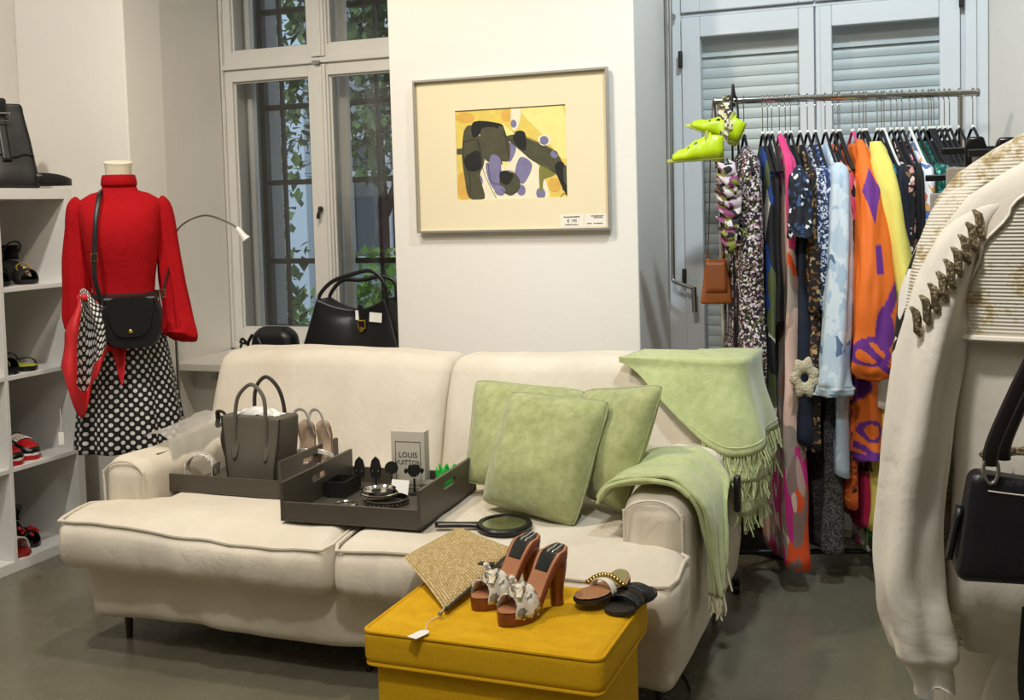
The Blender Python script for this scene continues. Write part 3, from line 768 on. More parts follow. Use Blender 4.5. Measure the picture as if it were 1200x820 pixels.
# crossbody bag
cb = thing('crossbody_bag', 'black leather saddle bag with gold button hanging on the mannequin', 'bag', mq_loc+Vector((0, 0, .87)), mq_r)
def outline(w0, w1, h, r0, n=40, z0=0):
    P = []
    for k in range(n):
        t = k*2*PI/n; ct, st = math.cos(t), math.sin(t)
        x = abs(ct)**(2/3.6)*(1 if ct > 0 else -1); z = abs(st)**(2/3.6)*(1 if st > 0 else -1)
        zz = (z+1)/2; P.append((x*lerp(w0, w1, zz), z0+zz*h))
    return P
O1 = outline(.098, .112, .182, .04)
def slab(b, O, y0, y1, r, xo=0, sc=1, mi=0):
    cz = sum(p[1] for p in O)/len(O); rings = []
    for f, y in ((1-r*1.2, y0), (1, y0+(y1-y0)*.25), (1, y0+(y1-y0)*.75), (1-r*1.2, y1)):
        rings.append([(xo+x*f, y, cz+(z-cz)*f) for x, z in O])
    return b.loft(rings, mi)
BX = .038; yb_ = -.215
slab(MB(), O1, yb_, yb_+.075, .06, BX).build('body', BLACKL, cb)
O2 = outline(.060, .092, .150, .04, z0=.042)
slab(MB(), O2, yb_-.010, yb_+.004, .03, BX-.004).rbox((BX-.10, yb_-.008, .165), (BX+.092, yb_+.072, .192), .012, (4, 2, 1), 3).build('flap', BLACKL, cb)
MB().lathe([(.0085, 0), (.0085, .004), (.006, .007), (.001, .008)], 16, M=TM((BX-.004, yb_-.010, .066), rx=PI/2)).build('button', GOLD, cb)
MB().tube(cr([(BX-.105, yb_+.05, .18), (-.085, -.165, .26), (-.082, -.152, .37), (-.075, -.135, .47), (-.066, -.098, .545), (-.062, -.06, .572), (-.06, .03, .580), (-.04, .09, .55)], 7), .0085, 8, flat=.35, up=(0, -1, .2)).build('strap', BLACKL, cb)
MB().tube(cr([(BX+.105, yb_+.05, .175), (.155, -.11, .23), (.168, -.03, .28), (.16, .06, .33)], 7), .0085, 8, flat=.35, up=(1, -.4, 0)).build('strap', BLACKL, cb)
for x, z, y in ((-.083, .335, -.160), (BX+.108, .195, yb_+.045)):
    b = MB(); P = [(x-.011, y-.004, z-.014), (x+.011, y-.004, z-.014), (x+.011, y-.004, z+.014), (x-.011, y-.004, z+.014)]; b.tube(P, .0022, 6, closed=True); b.build('buckle', GOLD, cb)
# neckerchief tied on the strap
sf = thing('neckerchief', 'red bordered polka dot scarf knotted on the bag strap', 'scarf', mq_loc+Vector((0, 0, .66)), mq_r)
def scf(u, v):
    L_ = tab([(0, .25), (.3, .44), (.55, .30), (.8, .20), (1.0, .33)], u)
    w_ = lerp(.05, .215, sm(0, .55, v)); x = -.128+(u-.42)*w_*.95+.02*math.sin(v*3)
    y = -.172-.045*math.sin(u*12.5)*sm(0, .4, v)-.02*v+.012*nz(u*4, v*4, 3)
    z = .405-L_*v+.03*math.sin(u*PI)*(1-v)
    return (x, y, z)
b = MB(); NU, NV = 40, 40
b.grid(scf, NU, NV, uvs=(.36, .44))
mi = []
for i in range(NU):
    for j in range(NV): mi.append(1 if (i < 8 or i >= NU-5 or j > NV-9 or (i+j < 10)) else 0)
b.mi = mi
DOTS2 = dotted('scarf_dots', '#101011', '#e4e1da', .034, .25)
b.build('scarf_cloth', [DOTS2, mat('scarf_red', '#cc1f25', .6, wr=.2)], sf, ang=100, solid=.003)
b = MB(); b.ball((-.122, -.172, .402), .016, 12, sc=(1, .8, .9)); b.build('knot', mat('scarf_red', '#cc1f25'), sf)
MB().tube(cr([(-.215, -.24, .015), (-.213, -.245, -.03), (-.215, -.242, -.07)], 4), .0012, 5).build('tag_string', THREAD, sf)
MB().box((-.224, -.246, -.112), (-.206, -.244, -.068)).build('price_tag', PAPER, sf, smooth=False)
# ------------------------------------------------------------------ shoe kit (toe along +x)
FW = [(0, .12), (.03, .30), (.10, .43), (.22, .46), (.42, .40), (.68, .52), (.82, .48), (.92, .36), (.98, .18), (1, .08)]
def fw(s_, W): return tab(FW, s_)*W
def footbed(L_, W, zf, th, n=30, s0=0, s1=1, mi=0, b=None, grow=0, lift=0):
    b = b or MB(); rings = []
    for i in range(n+1):
        s_ = lerp(s0, s1, i/n); w_ = fw(s_, W)+grow; z = zf(s_)+lift; t = th(s_) if callable(th) else th; x = s_*L_; dp = min(.001, t*.3)
        rings.append([(x, -w_, z-t*.25), (x, -w_*.96, z), (x, -w_*.5, z-dp), (x, w_*.5, z-dp), (x, w_*.96, z), (x, w_, z-t*.25), (x, w_*.97, z-t*.9), (x, w_*.9, z-t), (x, -w_*.9, z-t), (x, -w_*.97, z-t*.9)])
    return b.loft(rings, mi)
def strapf(L_, W, zf, s_, h, width, lean=0, thick=.003, n=14, wide=1.02, drop=.006):
    def f(u, v):
        a = PI*u; ss = s_+(v-.5)*width/L_
        w_ = fw(ss, W)*wide
        return (ss*L_+lean*math.sin(a), w_*math.cos(a), zf(ss)-drop*(1-math.sin(a))+h*math.sin(a)**.8)
    b = MB(); b.grid(f, n, 5); return b, thick
def shoe(name, label, loc, rz, group=None): return thing(name, label, 'shoe', loc, rz, group)

# ------------------------------------------------------------------ wooden mules on the ottoman
WOOD = mat('stained_wood', '#7a3b1f', .35, var=.35, vscale=30, coat=.3)
TANL = mat('tan_insole', '#b57b55', .45, var=.12, vscale=20)
SCARFP = printed('printed_satin', [(0, '#e4dccb'), (.45, '#d8d2c4'), (.62, '#8b8a7c'), (.8, '#c9a26a'), (.9, '#6c6a62')], 95, .5, .5)
def mule(loc, rz, label):
    t = shoe('wooden_mule', label, loc, rz, 'wooden heeled mules'); L_, W, H = .205, .076, .112
    zf = lambda s_: tab([(0, H+.028), (.16, H+.020), (.60, .042), (.72, .032), (1, .034)], s_)
    th = lambda s_: tab([(0, .020), (.3, .022), (.55, .028), (.70, .030), (1, .028)], s_)
    footbed(L_, W, zf, th, 80).build('sole', WOOD, t)
    # sculpted heel
    rings = []
    for i in range(9):
        v = i/8; z = lerp(zf(.1)-.022, 0, v); cx = lerp(.026, .022, v); a = lerp(.026, .016, sm(0, .8, v)); c = lerp(.029, .015, sm(0, .8, v))
        rings.append([(cx+a*math.cos(k*PI/8), c*math.sin(k*PI/8), z) for k in range(16)])
    MB().loft(rings).build('heel', WOOD, t)
    footbed(L_, W*.86, zf, .001, 80, lift=.002).build('insole', TANL, t)
    b = MB(); footbed(L_, W*.62, zf, .001, 40, s0=.03, s1=.36, lift=.0045, b=b); b.build('heel_pad', mat('dark_pad', '#20211f', .3), t)
    for y in (-.008, .006): 
        b = MB(); b.grid(lambda u, v: (lerp(.03, .22, u)*L_+.0*v, y+.004*v, zf(lerp(.03, .22, u))+.005), 8, 2); b.build('pad_stripe', mat('pad_silver', '#c9c9c4', .25, .6), t, solid=.0006)
    def f(u, v):
        a = PI*u; s_ = .74+(v-.5)*.34*(1-.35*math.sin(a)); w_ = fw(s_, W)*1.03
        tw = .008*math.sin(v*9+u*5)
        return (s_*L_, w_*math.cos(a), zf(s_)-.012*(1-math.sin(a))+(.040+tw)*math.sin(a)**.7)
    b = MB(); b.grid(f, 24, 12); up = b.build('vamp', SCARFP, t, solid=.003, ang=90)
    k = MB(); k.ball((.74*L_, .004, .078), .015, 12, sc=(1.2, 1, .7)); k.tube(cr([(.72*L_, .0, .078), (.80*L_, .022, .080), (.88*L_, .034, .070)], 5), lambda u: .010-.004*u, 8, flat=.5); k.tube(cr([(.72*L_, .0, .078), (.66*L_, -.028, .084), (.60*L_, -.044, .088)], 5), lambda u: .010-.004*u, 8, flat=.5)
    k.build('bow', SCARFP, t)
    for sy in (1, -1):
        for s_ in (.62, .72, .82):
            b = MB(); b.ball((s_*L_, sy*fw(s_, W)*1.02, .020), .0032, 8); b.build('stud', CHROME, t)
mule((-.822, 2.395, .4225), math.atan2(-.885, -.40), 'wooden mule with bow, the pair\'s shoe beside the folded flat sandals')
mule((-.912, 2.462, .4225), math.atan2(-.885, -.42), 'wooden mule with bow, the pair\'s shoe beside the raffia clutch')

# ------------------------------------------------------------------ flat sandals on the ottoman
SOLEB = mat('dark_sole', '#2a231c', .6)
t = shoe('flat_sandal', 'flat brown sandal with gold chain strap lying on the ottoman', (-.705, 2.50, .440), math.radians(-112)); L_, W = .17, .075
zf = lambda s_: .014+.02*sm(.2, 0, s_)
footbed(L_, W, zf, .010).build('sole', SOLEB, t); footbed(L_, W*.9, zf, .001, 60, lift=.0045).build('insole', mat('brown_insole', '#a5734d', .5, var=.35, vscale=18), t)
b = MB(); footbed(L_, W*.7, zf, .0008, s0=.0, s1=.3, lift=.0065, b=b); b.build('heel_pad', mat('olive_pad', '#8b8552', .5), t)
b = MB()
for i in range(13):
    u = i/12; b.ball((lerp(.30, .52, u)*L_, lerp(.036, -.038, u), .026+.020*math.sin(PI*u)), .0065, 8, sc=(1, 1.2, .9))
b.build('chain_strap', mat('gold_chain', '#b79a5a', .3, .9), t)
bb, th_ = strapf(L_, W, zf, .46, .026, .02); bb.build('strap', mat('white_strap', '#e8e2d4', .5), t, solid=th_)
t = shoe('flat_sandal', 'flat black sandal turned on its side under the chain sandal', (-.690, 2.345, .4235), math.radians(78))
footbed(.19, .075, lambda s_: .012, .010).build('sole', SOLEB, t)
for s_, h in ((.35, .02), (.62, .024)):
    bb, th_ = strapf(.19, .075, lambda s_: .012, s_, h, .035); bb.build('strap', BLACKL, t, solid=th_)

# ------------------------------------------------------------------ raffia clutch
def raffia():
    k = N('woven_raffia'); uv = k.coord('UV', (30, 30, 1))
    br = k.n('ShaderNodeTexBrick'); br.offset = .5
    for n_, v in (('Color1', '#d9c08a'), ('Color2', '#bd9f66'), ('Mortar', '#8d7040')): br.inputs[n_].default_value = lin(v)
    for n_, v in (('Scale', 1.0), ('Mortar Size', .09), ('Mortar Smooth', .8), ('Brick Width', 1.1), ('Row Height', .8)): br.inputs[n_].default_value = v
    nz_ = k.n('ShaderNodeTexNoise'); nz_.inputs['Scale'].default_value = .9; k.l(uv, nz_.inputs['Vector'])
    ad = k.n('ShaderNodeVectorMath', operation='MULTIPLY_ADD'); k.l(nz_.outputs[1], ad.inputs[0]); ad.inputs[1].default_value = (.5, .35, 0); k.l(uv, ad.inputs[2]); k.l(ad.outputs[0], br.inputs['Vector'])
    k.l(br.outputs['Color'], k.b.inputs['Base Color']); k.set(Roughness=.75)
    k.bump(k.math('SUBTRACT', 1.0, br.outputs['Fac']), .9, .004); return k.m
RAFF = raffia()
pc = thing('raffia_clutch', 'woven raffia clutch lying across ottoman and sofa edge', 'clutch', (-1.14, 2.50, .43)); op = Vector(pc.location)
qa, qb, qc, qd = map(Vector, ((-1.285, 2.485, .462), (-1.235, 2.735, .470), (-1.022, 2.605, .470), (-1.052, 2.235, .437)))
qb.z = .472
def cl(sg):
    def f(u, v):
        p = (qa*(1-u)+qd*u)*(1-v)+(qb*(1-u)+qc*u)*v
        e = max(0, (1-(2*u-1)**6)*(1-(2*v-1)**6))**.5
        z = p.z+(.012 if sg > 0 else -.004)*e+.004*nz(u*3, v*3, sg)*e
        pin = .006*(2*v-1)*((2*u-1)**2-1)
        return Vector((p.x+pin, p.y, z))-op
    return f
b = MB(); b.grid(cl(1), 34, 26); b.grid(cl(-1), 34, 26); b.build('pouch', RAFF, pc, ang=100)
zip_ = [cl(1)(1, i/20)+Vector((.002, 0, .003)) for i in range(21)]
MB().tube(zip_, .004, 6).build('zip', mat('dark_zip', '#2b2621', .5), pc)
b = MB(); p = cl(1)(.985, .02); b.tube(cr([p, p+Vector((.004, -.012, .006)), p+Vector((.0, -.03, -.002))], 4), .003, 6); b.ball(p+Vector((0, -.032, -.003)), .006, 8); b.build('zip_pull', STEEL, pc)
b = MB(); q = cl(1)(.93, .62); b.rbox(q+Vector((-.02, -.012, .0)), q+Vector((.018, .012, .0035)), .001, 1, 1); b.build('leather_label', SOLEB, pc)
MB().tube(cr([(-.005+p.x, p.y-.02, -.001), (-.018+p.x, p.y-.06, -.0055), (p.x-.005, p.y-.10, -.006)], 6), .0012, 5).build('tag_string', THREAD, pc)
tg = MB(); tp = Vector((p.x-.008, p.y-.125, -.0062)); O = [(-.013, -.024), (.013, -.024), (.013, .016), (.006, .026), (-.006, .026), (-.013, .016)]
tg.prism(O, 0, .0012, M=Matrix.Translation(tp) @ Matrix.Rotation(-.3, 4, 'Z')); tg.build('price_tag', PAPER, pc, smooth=False)

# ------------------------------------------------------------------ taupe trays
TAUPE = mat('taupe_lacquer', '#4b453b', .42)
LA = [[0]]
def loopang(f, n=40):
    return [f(a) for a in LA[0]]
def set_angles(w_, h, n=48):
    q = math.atan2(h, w_); LA[0] = sorted([q, PI-q, PI+q, 2*PI-q]+[k*2*PI/n+.013 for k in range(n)])
def rectpt(w_, h): 
    def f(a):
        c, s_ = math.cos(a), math.sin(a); k = min(w_/abs(c) if abs(c) > 1e-6 else 1e9, h/abs(s_) if abs(s_) > 1e-6 else 1e9); return (c*k, s_*k)
    return f
def stadium(w_, r):
    def f(a):
        # match by angle on a rounded slot
        t = a; c, s_ = math.cos(t), math.sin(t); x = max(-w_, min(w_, c/abs(s_)*r if abs(s_) > 1e-3 else (9 if c > 0 else -9)))
        if abs(x) < w_: return (x, r*(1 if s_ > 0 else -1))
        d = 1 if c > 0 else -1; b_ = math.atan2(s_, abs(c)); lim = math.atan2(r, w_); q = b_/lim*PI/2
        return (d*(w_+r*math.cos(q)), r*math.sin(q))
    return f
def tray(loc, rz, W, D, label, hs=.112, hf=.056):
    t = thing('serving_tray', label, 'tray', loc, rz, 'taupe trays on the sofa'); k = .010
    MB().box((-W/2, -D/2, 0), (W/2, D/2, .008)).build('bottom', TAUPE, t, smooth=False)
    for y in (-D/2, D/2-k): MB().box((-W/2+k, y, .008), (W/2-k, y+k, hf)).build('low_wall', TAUPE, t, smooth=False, bevel=.001)
    for x in (-W/2, W/2-k):
        set_angles(D/2, hs/2); b = MB(); O = [(y, z+hs/2) for y, z in loopang(rectpt(D/2, hs/2), 48)]; I = [(y, z+hs-.034) for y, z in loopang(stadium(.038, .011), 48)]
        b.plate(O, I, x, x+k, 'x'); b.build('handle_wall', TAUPE, t, smooth=True, ang=30)
    return t
trR = tray((-1.578, 2.935, .458), math.radians(3), .44, .45, 'taupe tray of jewellery and bangles beside the lime cushions')
trL = tray((-2.155, 3.085, .458), math.radians(1), .47, .365, 'taupe tray holding the grey handbag and silver sandals', .118)

# ---- grey handbag in the left tray
TAUL = mat('taupe_leather', '#5d574c', .5, bump=.3, bscale=300, bdist=.0006)
TAULD = mat('dark_edge_leather', '#2e2a25', .5)
hb = thing('handbag', 'taupe leather tote handbag standing in the tray', 'bag', (-2.085, 3.055, .467), math.radians(-4))
def hfn(x, y, z):
    k = z/.225; x *= lerp(.86, 1.13, k); y *= lerp(1.0, .62+.25*min(1, abs(x)/.1), sm(.2, 1, k))
    y += .004*nz(x*9, 0, z*9); return (x, y, z)
body = MB().rbox((-.105, -.062, 0), (.105, .062, .225), .010, (10, 6, 10), 2, hfn).build('body', TAUL, hb, ang=60)
for sx in (-1, 1):
    MB().tube([hfn(sx*.104, -.060, z) for z in [i*.022+.002 for i in range(11)]], .003, 6).build('edge_piping', TAULD, hb)
for sy, c, h in ((-1, TAUL, .105), (1, TAULD, .118)):
    y = -.052*sy*-1
    P = [(-.062, sy*.050, .12), (-.062, sy*.052, .20), (-.056, sy*.046, .272), (-.036, sy*.041, .225+h*.78), (0, sy*.039, .225+h*.98), (.036, sy*.041, .225+h*.78), (.056, sy*.046, .272), (.062, sy*.052, .20), (.062, sy*.050, .12)]
    MB().tube(cr(P, 8), .0065, 8).build('handle', c, hb)
    if sy < 0:
        for sx in (-1, 1):
            b = MB(); b.grid(lambda u, v: (sx*.062+(u-.5)*.028*(1 if v < .7 else 1-((v-.7)/.3)**2*.9), hfn(0, -.0655, .21-.13*v)[1]*1.0-.001, .21-.13*v), 6, 12); b.build('handle_patch', TAUL, hb, solid=.002)
b = MB()
def tissue(u, v): return ((u-.5)*.17, (v-.5)*.06, .225+.022*math.sin(PI*u)*math.sin(PI*v)+.010*nz(u*6, v*6, 2))
b.grid(tissue, 14, 8); b.build('tissue_stuffing', mat('tissue_paper', '#efece4', .8), hb, solid=.003, ang=20)
# bundle of dark strap at its left
MB().tube(cr([(-.115, -.03, .06), (-.125, -.045, .14), (-.118, -.03, .215), (-.135, -.045, .235), (-.150, -.03, .205), (-.135, -.05, .185), (-.120, -.03, .20)], 7), .008, 8, flat=.6).build('shoulder_strap', TAULD, hb)
# ---- coiled belt
bt = thing('coiled_belt', 'rolled pale snakeskin print belt standing in the tray', 'belt', (-2.262, 2.965, .467), math.radians(12))
P = []
for i in range(60):
    a = -PI/2+i/59*2*PI*1.9; r = .052-.006*i/59; P.append((r*math.cos(a), .052+r*math.sin(a)))
b = MB(); b.grid(lambda u, v: (P[min(59, int(u*59))][0], (v-.5)*.036, P[min(59, int(u*59))][1]), 59, 3)
b.build('strap', printed('snake_print', [(0, '#d9d1c4'), (.4, '#c4baab'), (.7, '#8d8478'), (.85, '#e6e0d6')], 110, .5), bt, solid=.003)
b = MB(); b.tube([(.052, -.022, .03), (.052, .022, .03), (.056, .022, .07), (.056, -.022, .07)], .003, 6, closed=True); b.build('buckle', STEEL, bt)
# ---- dark scrunched bracelet at the tray front
b = MB()
for i in range(9): b.ball((-.02+.005*i, .004*math.sin(i*2), .004), .0042, 8)
b = b.build('bracelet', STEEL, None); b.location = (-2.11, 2.945, .467); tag(b, 'small silver bead bracelet in front of the grey handbag', 'bracelet')
# ---- silver sandals
SILV = mat('silver_leather', '#d6d0c4', .3, .35); GOLDL = mat('rose_gold_leather', '#cbb298', .4, .15)
def sandal(loc, rz, lean, label):
    t = shoe('silver_sandal', label, loc, 0, 'silver sandals in the tray'); t.rotation_euler = (0, 0, 0)
    t.matrix_world = Matrix.Translation(loc) @ Matrix.Rotation(rz, 4, 'Z') @ Matrix.Rotation(lean, 4, 'X') @ Matrix.Rotation(PI/2, 4, 'Y') @ Matrix.Rotation(PI, 4, 'Z') @ Matrix.Translation((-.2, 0, 0)) if False else Matrix.Translation(loc) @ Matrix.Rotation(rz, 4, 'Z') @ Matrix.Rotation(lean, 4, 'X') @ Matrix(((0, 1, 0, 0), (0, 0, -1, 0), (-1, 0, 0, .185), (0, 0, 0, 1)))
    L_, W = .185, .07; zf = lambda s_: .01+.03*sm(.5, .0, s_)
    footbed(L_, W, zf, .008).build('sole', mat('sandal_sole', '#8f735a', .6), t); footbed(L_, W*.92, zf, .001, lift=.001).build('insole', GOLDL, t)
    for s_, h, ln in ((.80, .022, .0), (.62, .030, -.012)):
        bb, th_ = strapf(L_, W, zf, s_, h, .016, ln); bb.build('strap', SILV, t, solid=.003)
    MB().tube(cr([(.05, .028, .034), (.02, .034, .07), (-.02, .02, .085), (-.03, 0, .088), (-.02, -.02, .085), (.02, -.034, .07), (.05, -.028, .034)], 6), .006, 6, flat=.5).build('ankle_strap', SILV, t)
    return t
sandal((-1.975, 3.145, .469), .10, -.28, 'silver strappy sandal beside the grey handbag gusset')
sandal((-1.915, 3.150, .469), -.12, -.28, 'silver strappy sandal beside the tray handle wall')
# ---- sheer scarf on the left arm
def sheer():
    k = N('sheer_grey'); k.set(Base_Color='#c9c4ba', Roughness=.6, Alpha=.38); return k.m
ss = thing('sheer_scarf', 'sheer pale grey scarf draped over the left sofa arm', 'scarf', (-2.43, 3.17, .60)); so = Vector(ss.location)
def sfn2(u, v):
    y = lerp(2.98, 3.28, u)-.05*v; a = lerp(.30, .80, v)*PI
    x = -2.43-.115*math.cos(a); z = .535+.088*math.sin(a)-.06*max(0, v-.75)*4+.030*sm(3.0, 3.4, y)+.004+.012*abs(nz(u*6, v*5, 1))
    if v > .8: z -= .05*(v-.8)
    return Vector((x, y, z))-so
b = MB(); b.grid(sfn2, 24, 24); b.build('cloth', sheer(), ss, solid=.002, ang=100)

# ---- jewellery tray contents
mt0 = trR.location.z+.0085
def box_thing(): pass
pb = thing('perfume_box', 'pale grey perfume carton with black framed lettering in the jewellery tray', 'box', (-1.572, 3.118, mt0), math.radians(4))
CARD = mat('pale_grey_carton', '#bdb6a5', .6)
MB().rbox((-.057, -.02, 0), (.057, .02, .183), .002, 1, 2).build('carton', CARD, pb)
INK = mat('black_ink', '#141414', .5)
b = MB(); yy = -.0203
for a, c in (((-.043, .012), (-.0415, .150)), ((.0415, .012), (.043, .150)), ((-.043, .1485), (.043, .150)), ((-.043, .012), (.043, .0135))): b.box((a[0], yy-.0004, a[1]), (c[0], yy+.0006, c[1]))
b.build('printed_frame', INK, pb, smooth=False)
text_part('lettering', 'LOUIS', .0235, INK, pb, (0, yy-.0001, .100), (PI/2, 0, 0)); text_part('lettering', 'VUITTON', .0205, INK, pb, (0, yy-.0001, .077), (PI/2, 0, 0))
DISP = mat('display_black', '#15130f', .5)
def stand(loc, shape, label):
    t = thing('earring_stand', label, 'jewellery stand', loc, math.radians(18), 'black earring stands')
    MB().lathe([(.016, 0), (.016, .004), (.004, .008), (.003, .05)], 14).build('foot', DISP, t)
    if shape == 'disc': b = MB(); b.lathe([(.001, -.003), (.021, -.003), (.021, .003), (.001, .003)], 22, M=TM((0, 0, .074), rx=PI/2))
    elif shape == 'leaf': b = MB(); b.prism([(-.014, .035), (.014, .035), (.019, .062), (.012, .092), (0, .104), (-.012, .092), (-.019, .062)], -.003, .003, 'y')
    else:
        b = MB(); b.prism([(-.032, .074), (-.026, .083), (-.02, .078), (-.016, .092), (.016, .092), (.02, .078), (.026, .083), (.032, .074), (.026, .064), (.02, .07), (.010, .055), (-.010, .055), (-.02, .07), (-.026, .064)], -.004, .004, 'y')
    b.build('display_head', DISP, t, ang=30)
    for sx in (-1, 1): MB().ball((sx*.009, -.005, .058), .0022, 8).build('earring', CHROME if sx > 0 else GOLD, t)
stand((-1.722, 3.055, mt0), 'leaf', 'leaf shaped earring stand beside the dark trinket box'); stand((-1.672, 3.07, mt0), 'leaf', 'leaf shaped earring stand beside the round stand')
stand((-1.608, 3.055, mt0), 'disc', 'round disc earring stand beside the perfume carton'); stand((-1.522, 3.04, mt0), 'bow', 'bow shaped earring stand in front of the perfume carton')
tb = thing('trinket_box', 'small black open trinket box in the jewellery tray', 'box', (-1.748, 2.985, mt0), math.radians(3))
b = MB(); b.box((-.035, -.05, 0), (.035, .05, .004)); b.build('bottom', DISP, tb, smooth=False)
for lo, hi in (((-.035, -.05, .004), (-.031, .05, .05)), ((.031, -.05, .004), (.035, .05, .05)), ((-.031, -.05, .004), (.031, -.046, .05)), ((-.031, .046, .004), (.031, .05, .05))): MB().box(lo, hi).build('wall', DISP, tb, smooth=False)
SILM = mat('polished_silver', '#d9d6cf', .12, 1); SILD = mat('antique_silver', '#6b665d', .3, 1)
def bangle(loc, r, h, label, m, tilt=0, n=40, beads=0):
    t = thing('bangle', label, 'bangle', loc, 0, 'silver bangles in the tray', rot=(tilt, tilt*.5, 0))
    MB().loft([[(q*math.cos(k*2*PI/n), q*.94*math.sin(k*2*PI/n), z) for k in range(n)] for q, z in ((r-.004, 0), (r, .002), (r+.001, h/2), (r, h-.002), (r-.004, h), (r-.006, h/2))], loop=True).build('ring', m, t)
    for k in range(beads): MB().ball(((r+.001)*math.cos(k*2*PI/beads), (r+.001)*.94*math.sin(k*2*PI/beads), h/2), .0028, 6, sc=(1, 1, 1.6)).build('bead', SILM, t)
bangle((-1.560, 2.925, mt0), .068, .018, 'wide dark beaded bangle lying under the polished one', SILD, 0, beads=30)
bangle((-1.585, 2.93, mt0+.0185), .058, .014, 'polished silver bangle on top of the beaded bangle', SILM, .0)
bangle((-1.672, 2.875, mt0), .036, .006, 'thin silver bangle beside the trinket box', SILM, .0)
dd = MB(); dd.lathe([(.001, 0), (.044, 0), (.050, .009), (.047, .009), (.042, .003), (.001, .003)], 30); dd = dd.build('trinket_dish', SILM, None); dd.location = (-1.585, 2.93, mt0+.0325); tag(dd, 'small polished silver dish resting on the bangles', 'dish')
jar = thing('glass_jar', 'small clear glass jar beside the tray handle', 'jar', (-1.432, 2.955, mt0))
MB().lathe([(.026, 0), (.028, .004), (.028, .05), (.024, .058)], 24).build('glass', glassy('jar_glass', (.75, .75, .72), 1.5), jar); MB().lathe([(.025, .058), (.027, .06), (.027, .066), (.001, .068)], 24).build('lid', STEEL, jar)
clp = thing('hair_claw', 'bright green hair claw clip near the tray handle', 'hair clip', (-1.425, 3.09, mt0), .2)
GRN = mat('green_acrylic', '#2fb040', .25)
for sy in (-1, 1):
    b = MB(); b.grid(lambda u, v: ((u-.5)*.075, sy*(.004+.018*math.sin(v*2.2)), .004+.07*v*(.75+.25*abs(math.cos(u*PI*3)))+(.012 if abs(math.cos(u*PI*3)) > .8 else 0)*v), 18, 8); b.build('jaw', GRN, clp, solid=.004, ang=60)
MB().tube([(-.02, 0, .05), (.02, 0, .05)], .005, 8).build('spring', STEEL, clp)
wc = MB(); wc.box((-.03, -.0, 0), (.03, .002, .05), M=TM((0, 0, 0), rx=-.35)); wc = wc.build('price_card', PAPER, None, smooth=False); wc.location = (-1.560, 3.005, mt0+.0005); tag(wc, 'small white price card leaning among the earring stands', 'card')
# ------------------------------------------------------------------ framed picture on the pier
pf = thing('framed_picture', 'abstract watercolour in a silver frame with wide cream mount', 'picture', (-1.539, 3.998, 1.552))
ALU = mat('silver_frame', '#b9b5ab', .35, .7)
fw_, fh, ft = .398, .300, .008
b = MB(); b.loft([[(-fw_, y0, -fh), (fw_, y0, -fh), (fw_, y0, fh), (-fw_, y0, fh)] if k == 0 else [(-fw_+ft, y0, -fh+ft), (fw_-ft, y0, -fh+ft), (fw_-ft, y0, fh-ft), (-fw_+ft, y0, fh-ft)] for k, y0 in ((0, -.012), (0, -.034), (1, -.034), (1, -.012))], loop=True)
b.build('frame', ALU, pf, smooth=False)
MB().box((-fw_+.004, -.013, -fh+.004), (fw_-.004, -.008, fh-.004)).build('backing', mat('backing_board', '#8c8272', .8), pf, smooth=False)
IW, IH, ix, iz = .226, .173, .0015, -.001
set_angles(fw_-ft, fh-ft); LA[0] = sorted(LA[0]+[q for q in (math.atan2(.173, .226), PI-math.atan2(.173, .226), PI+math.atan2(.173, .226), 2*PI-math.atan2(.173, .226))]); O = loopang(rectpt(fw_-ft, fh-ft), 64); I = [(x+ix, z+iz) for x, z in loopang(rectpt(IW, IH), 64)]
b = MB(); b.plate([(x, z) for x, z in O], I, -.016, -.013, 'y'); b.build('mount', mat('cream_mount', '#e7d9b4', .8), pf, smooth=False)
PM = [mat('art_'+n_, c, .85, var=v, vscale=30) for n_, c, v in (('yellow', '#dfc45e', .18), ('cream', '#eadfc0', .06), ('olive', '#4c4a35', .35), ('black', '#1f1e1a', .3), ('lilac', '#7b7596', .25), ('orange', '#d9a94e', .15), ('green', '#7d7a3a', .2), ('lemon', '#e9dd8a', .1))]
art = MB()
def ap(zx, zy):
    v = (zy-229)/356; u = (zx-211)/441; v += .09*(u-.5)
    return (ix-IW+2*IW*u, iz+IH-2*IH*v)
lay = [0]
def shape(pts, m):
    lay[0] += 1; y = -.0133-.00003*lay[0]
    art.add([(max(-IW, min(IW, p[0]-ix))+ix, y, max(-IH, min(IH, p[1]-iz))+iz) for p in [ap(*q) for q in pts]], [tuple(range(len(pts)))], m)
def smooth_poly(pts, m, n=4): shape([(p.x, p.y) for p in cr([(x, y, 0) for x, y in pts], n, True)], m)
def oval_(cx, cy, rx, ry, m): shape([(cx+rx*math.cos(k*PI/10), cy+ry*math.sin(k*PI/10)) for k in range(20)], m)
shape([(150, 180), (720, 180), (720, 650), (150, 650)], 0)
smooth_poly([(300, 340), (430, 350), (530, 430), (570, 600), (300, 600)], 1); oval_(238, 545, 30, 60, 5); oval_(250, 270, 40, 22, 5); smooth_poly([(480, 230), (640, 215), (650, 420), (560, 330)], 7)
oval_(420, 258, 22, 26, 5); smooth_poly([(440, 230), (478, 228), (465, 300), (440, 310)], 1); oval_(447, 290, 12, 16, 4)
smooth_poly([(425, 365), (455, 385), (430, 440), (415, 420)], 4); smooth_poly([(470, 420), (517, 450), (480, 525), (447, 490)], 4); smooth_poly([(330, 450), (372, 470), (395, 575), (345, 530)], 4); oval_(470, 550, 18, 22, 4); oval_(300, 520, 16, 24, 4)
smooth_poly([(245, 322), (275, 300), (312, 350), (325, 440), (305, 500), (322, 590), (258, 590), (240, 500), (233, 420)], 2); shape([(212, 395), (246, 390), (246, 416), (212, 418)], 2)
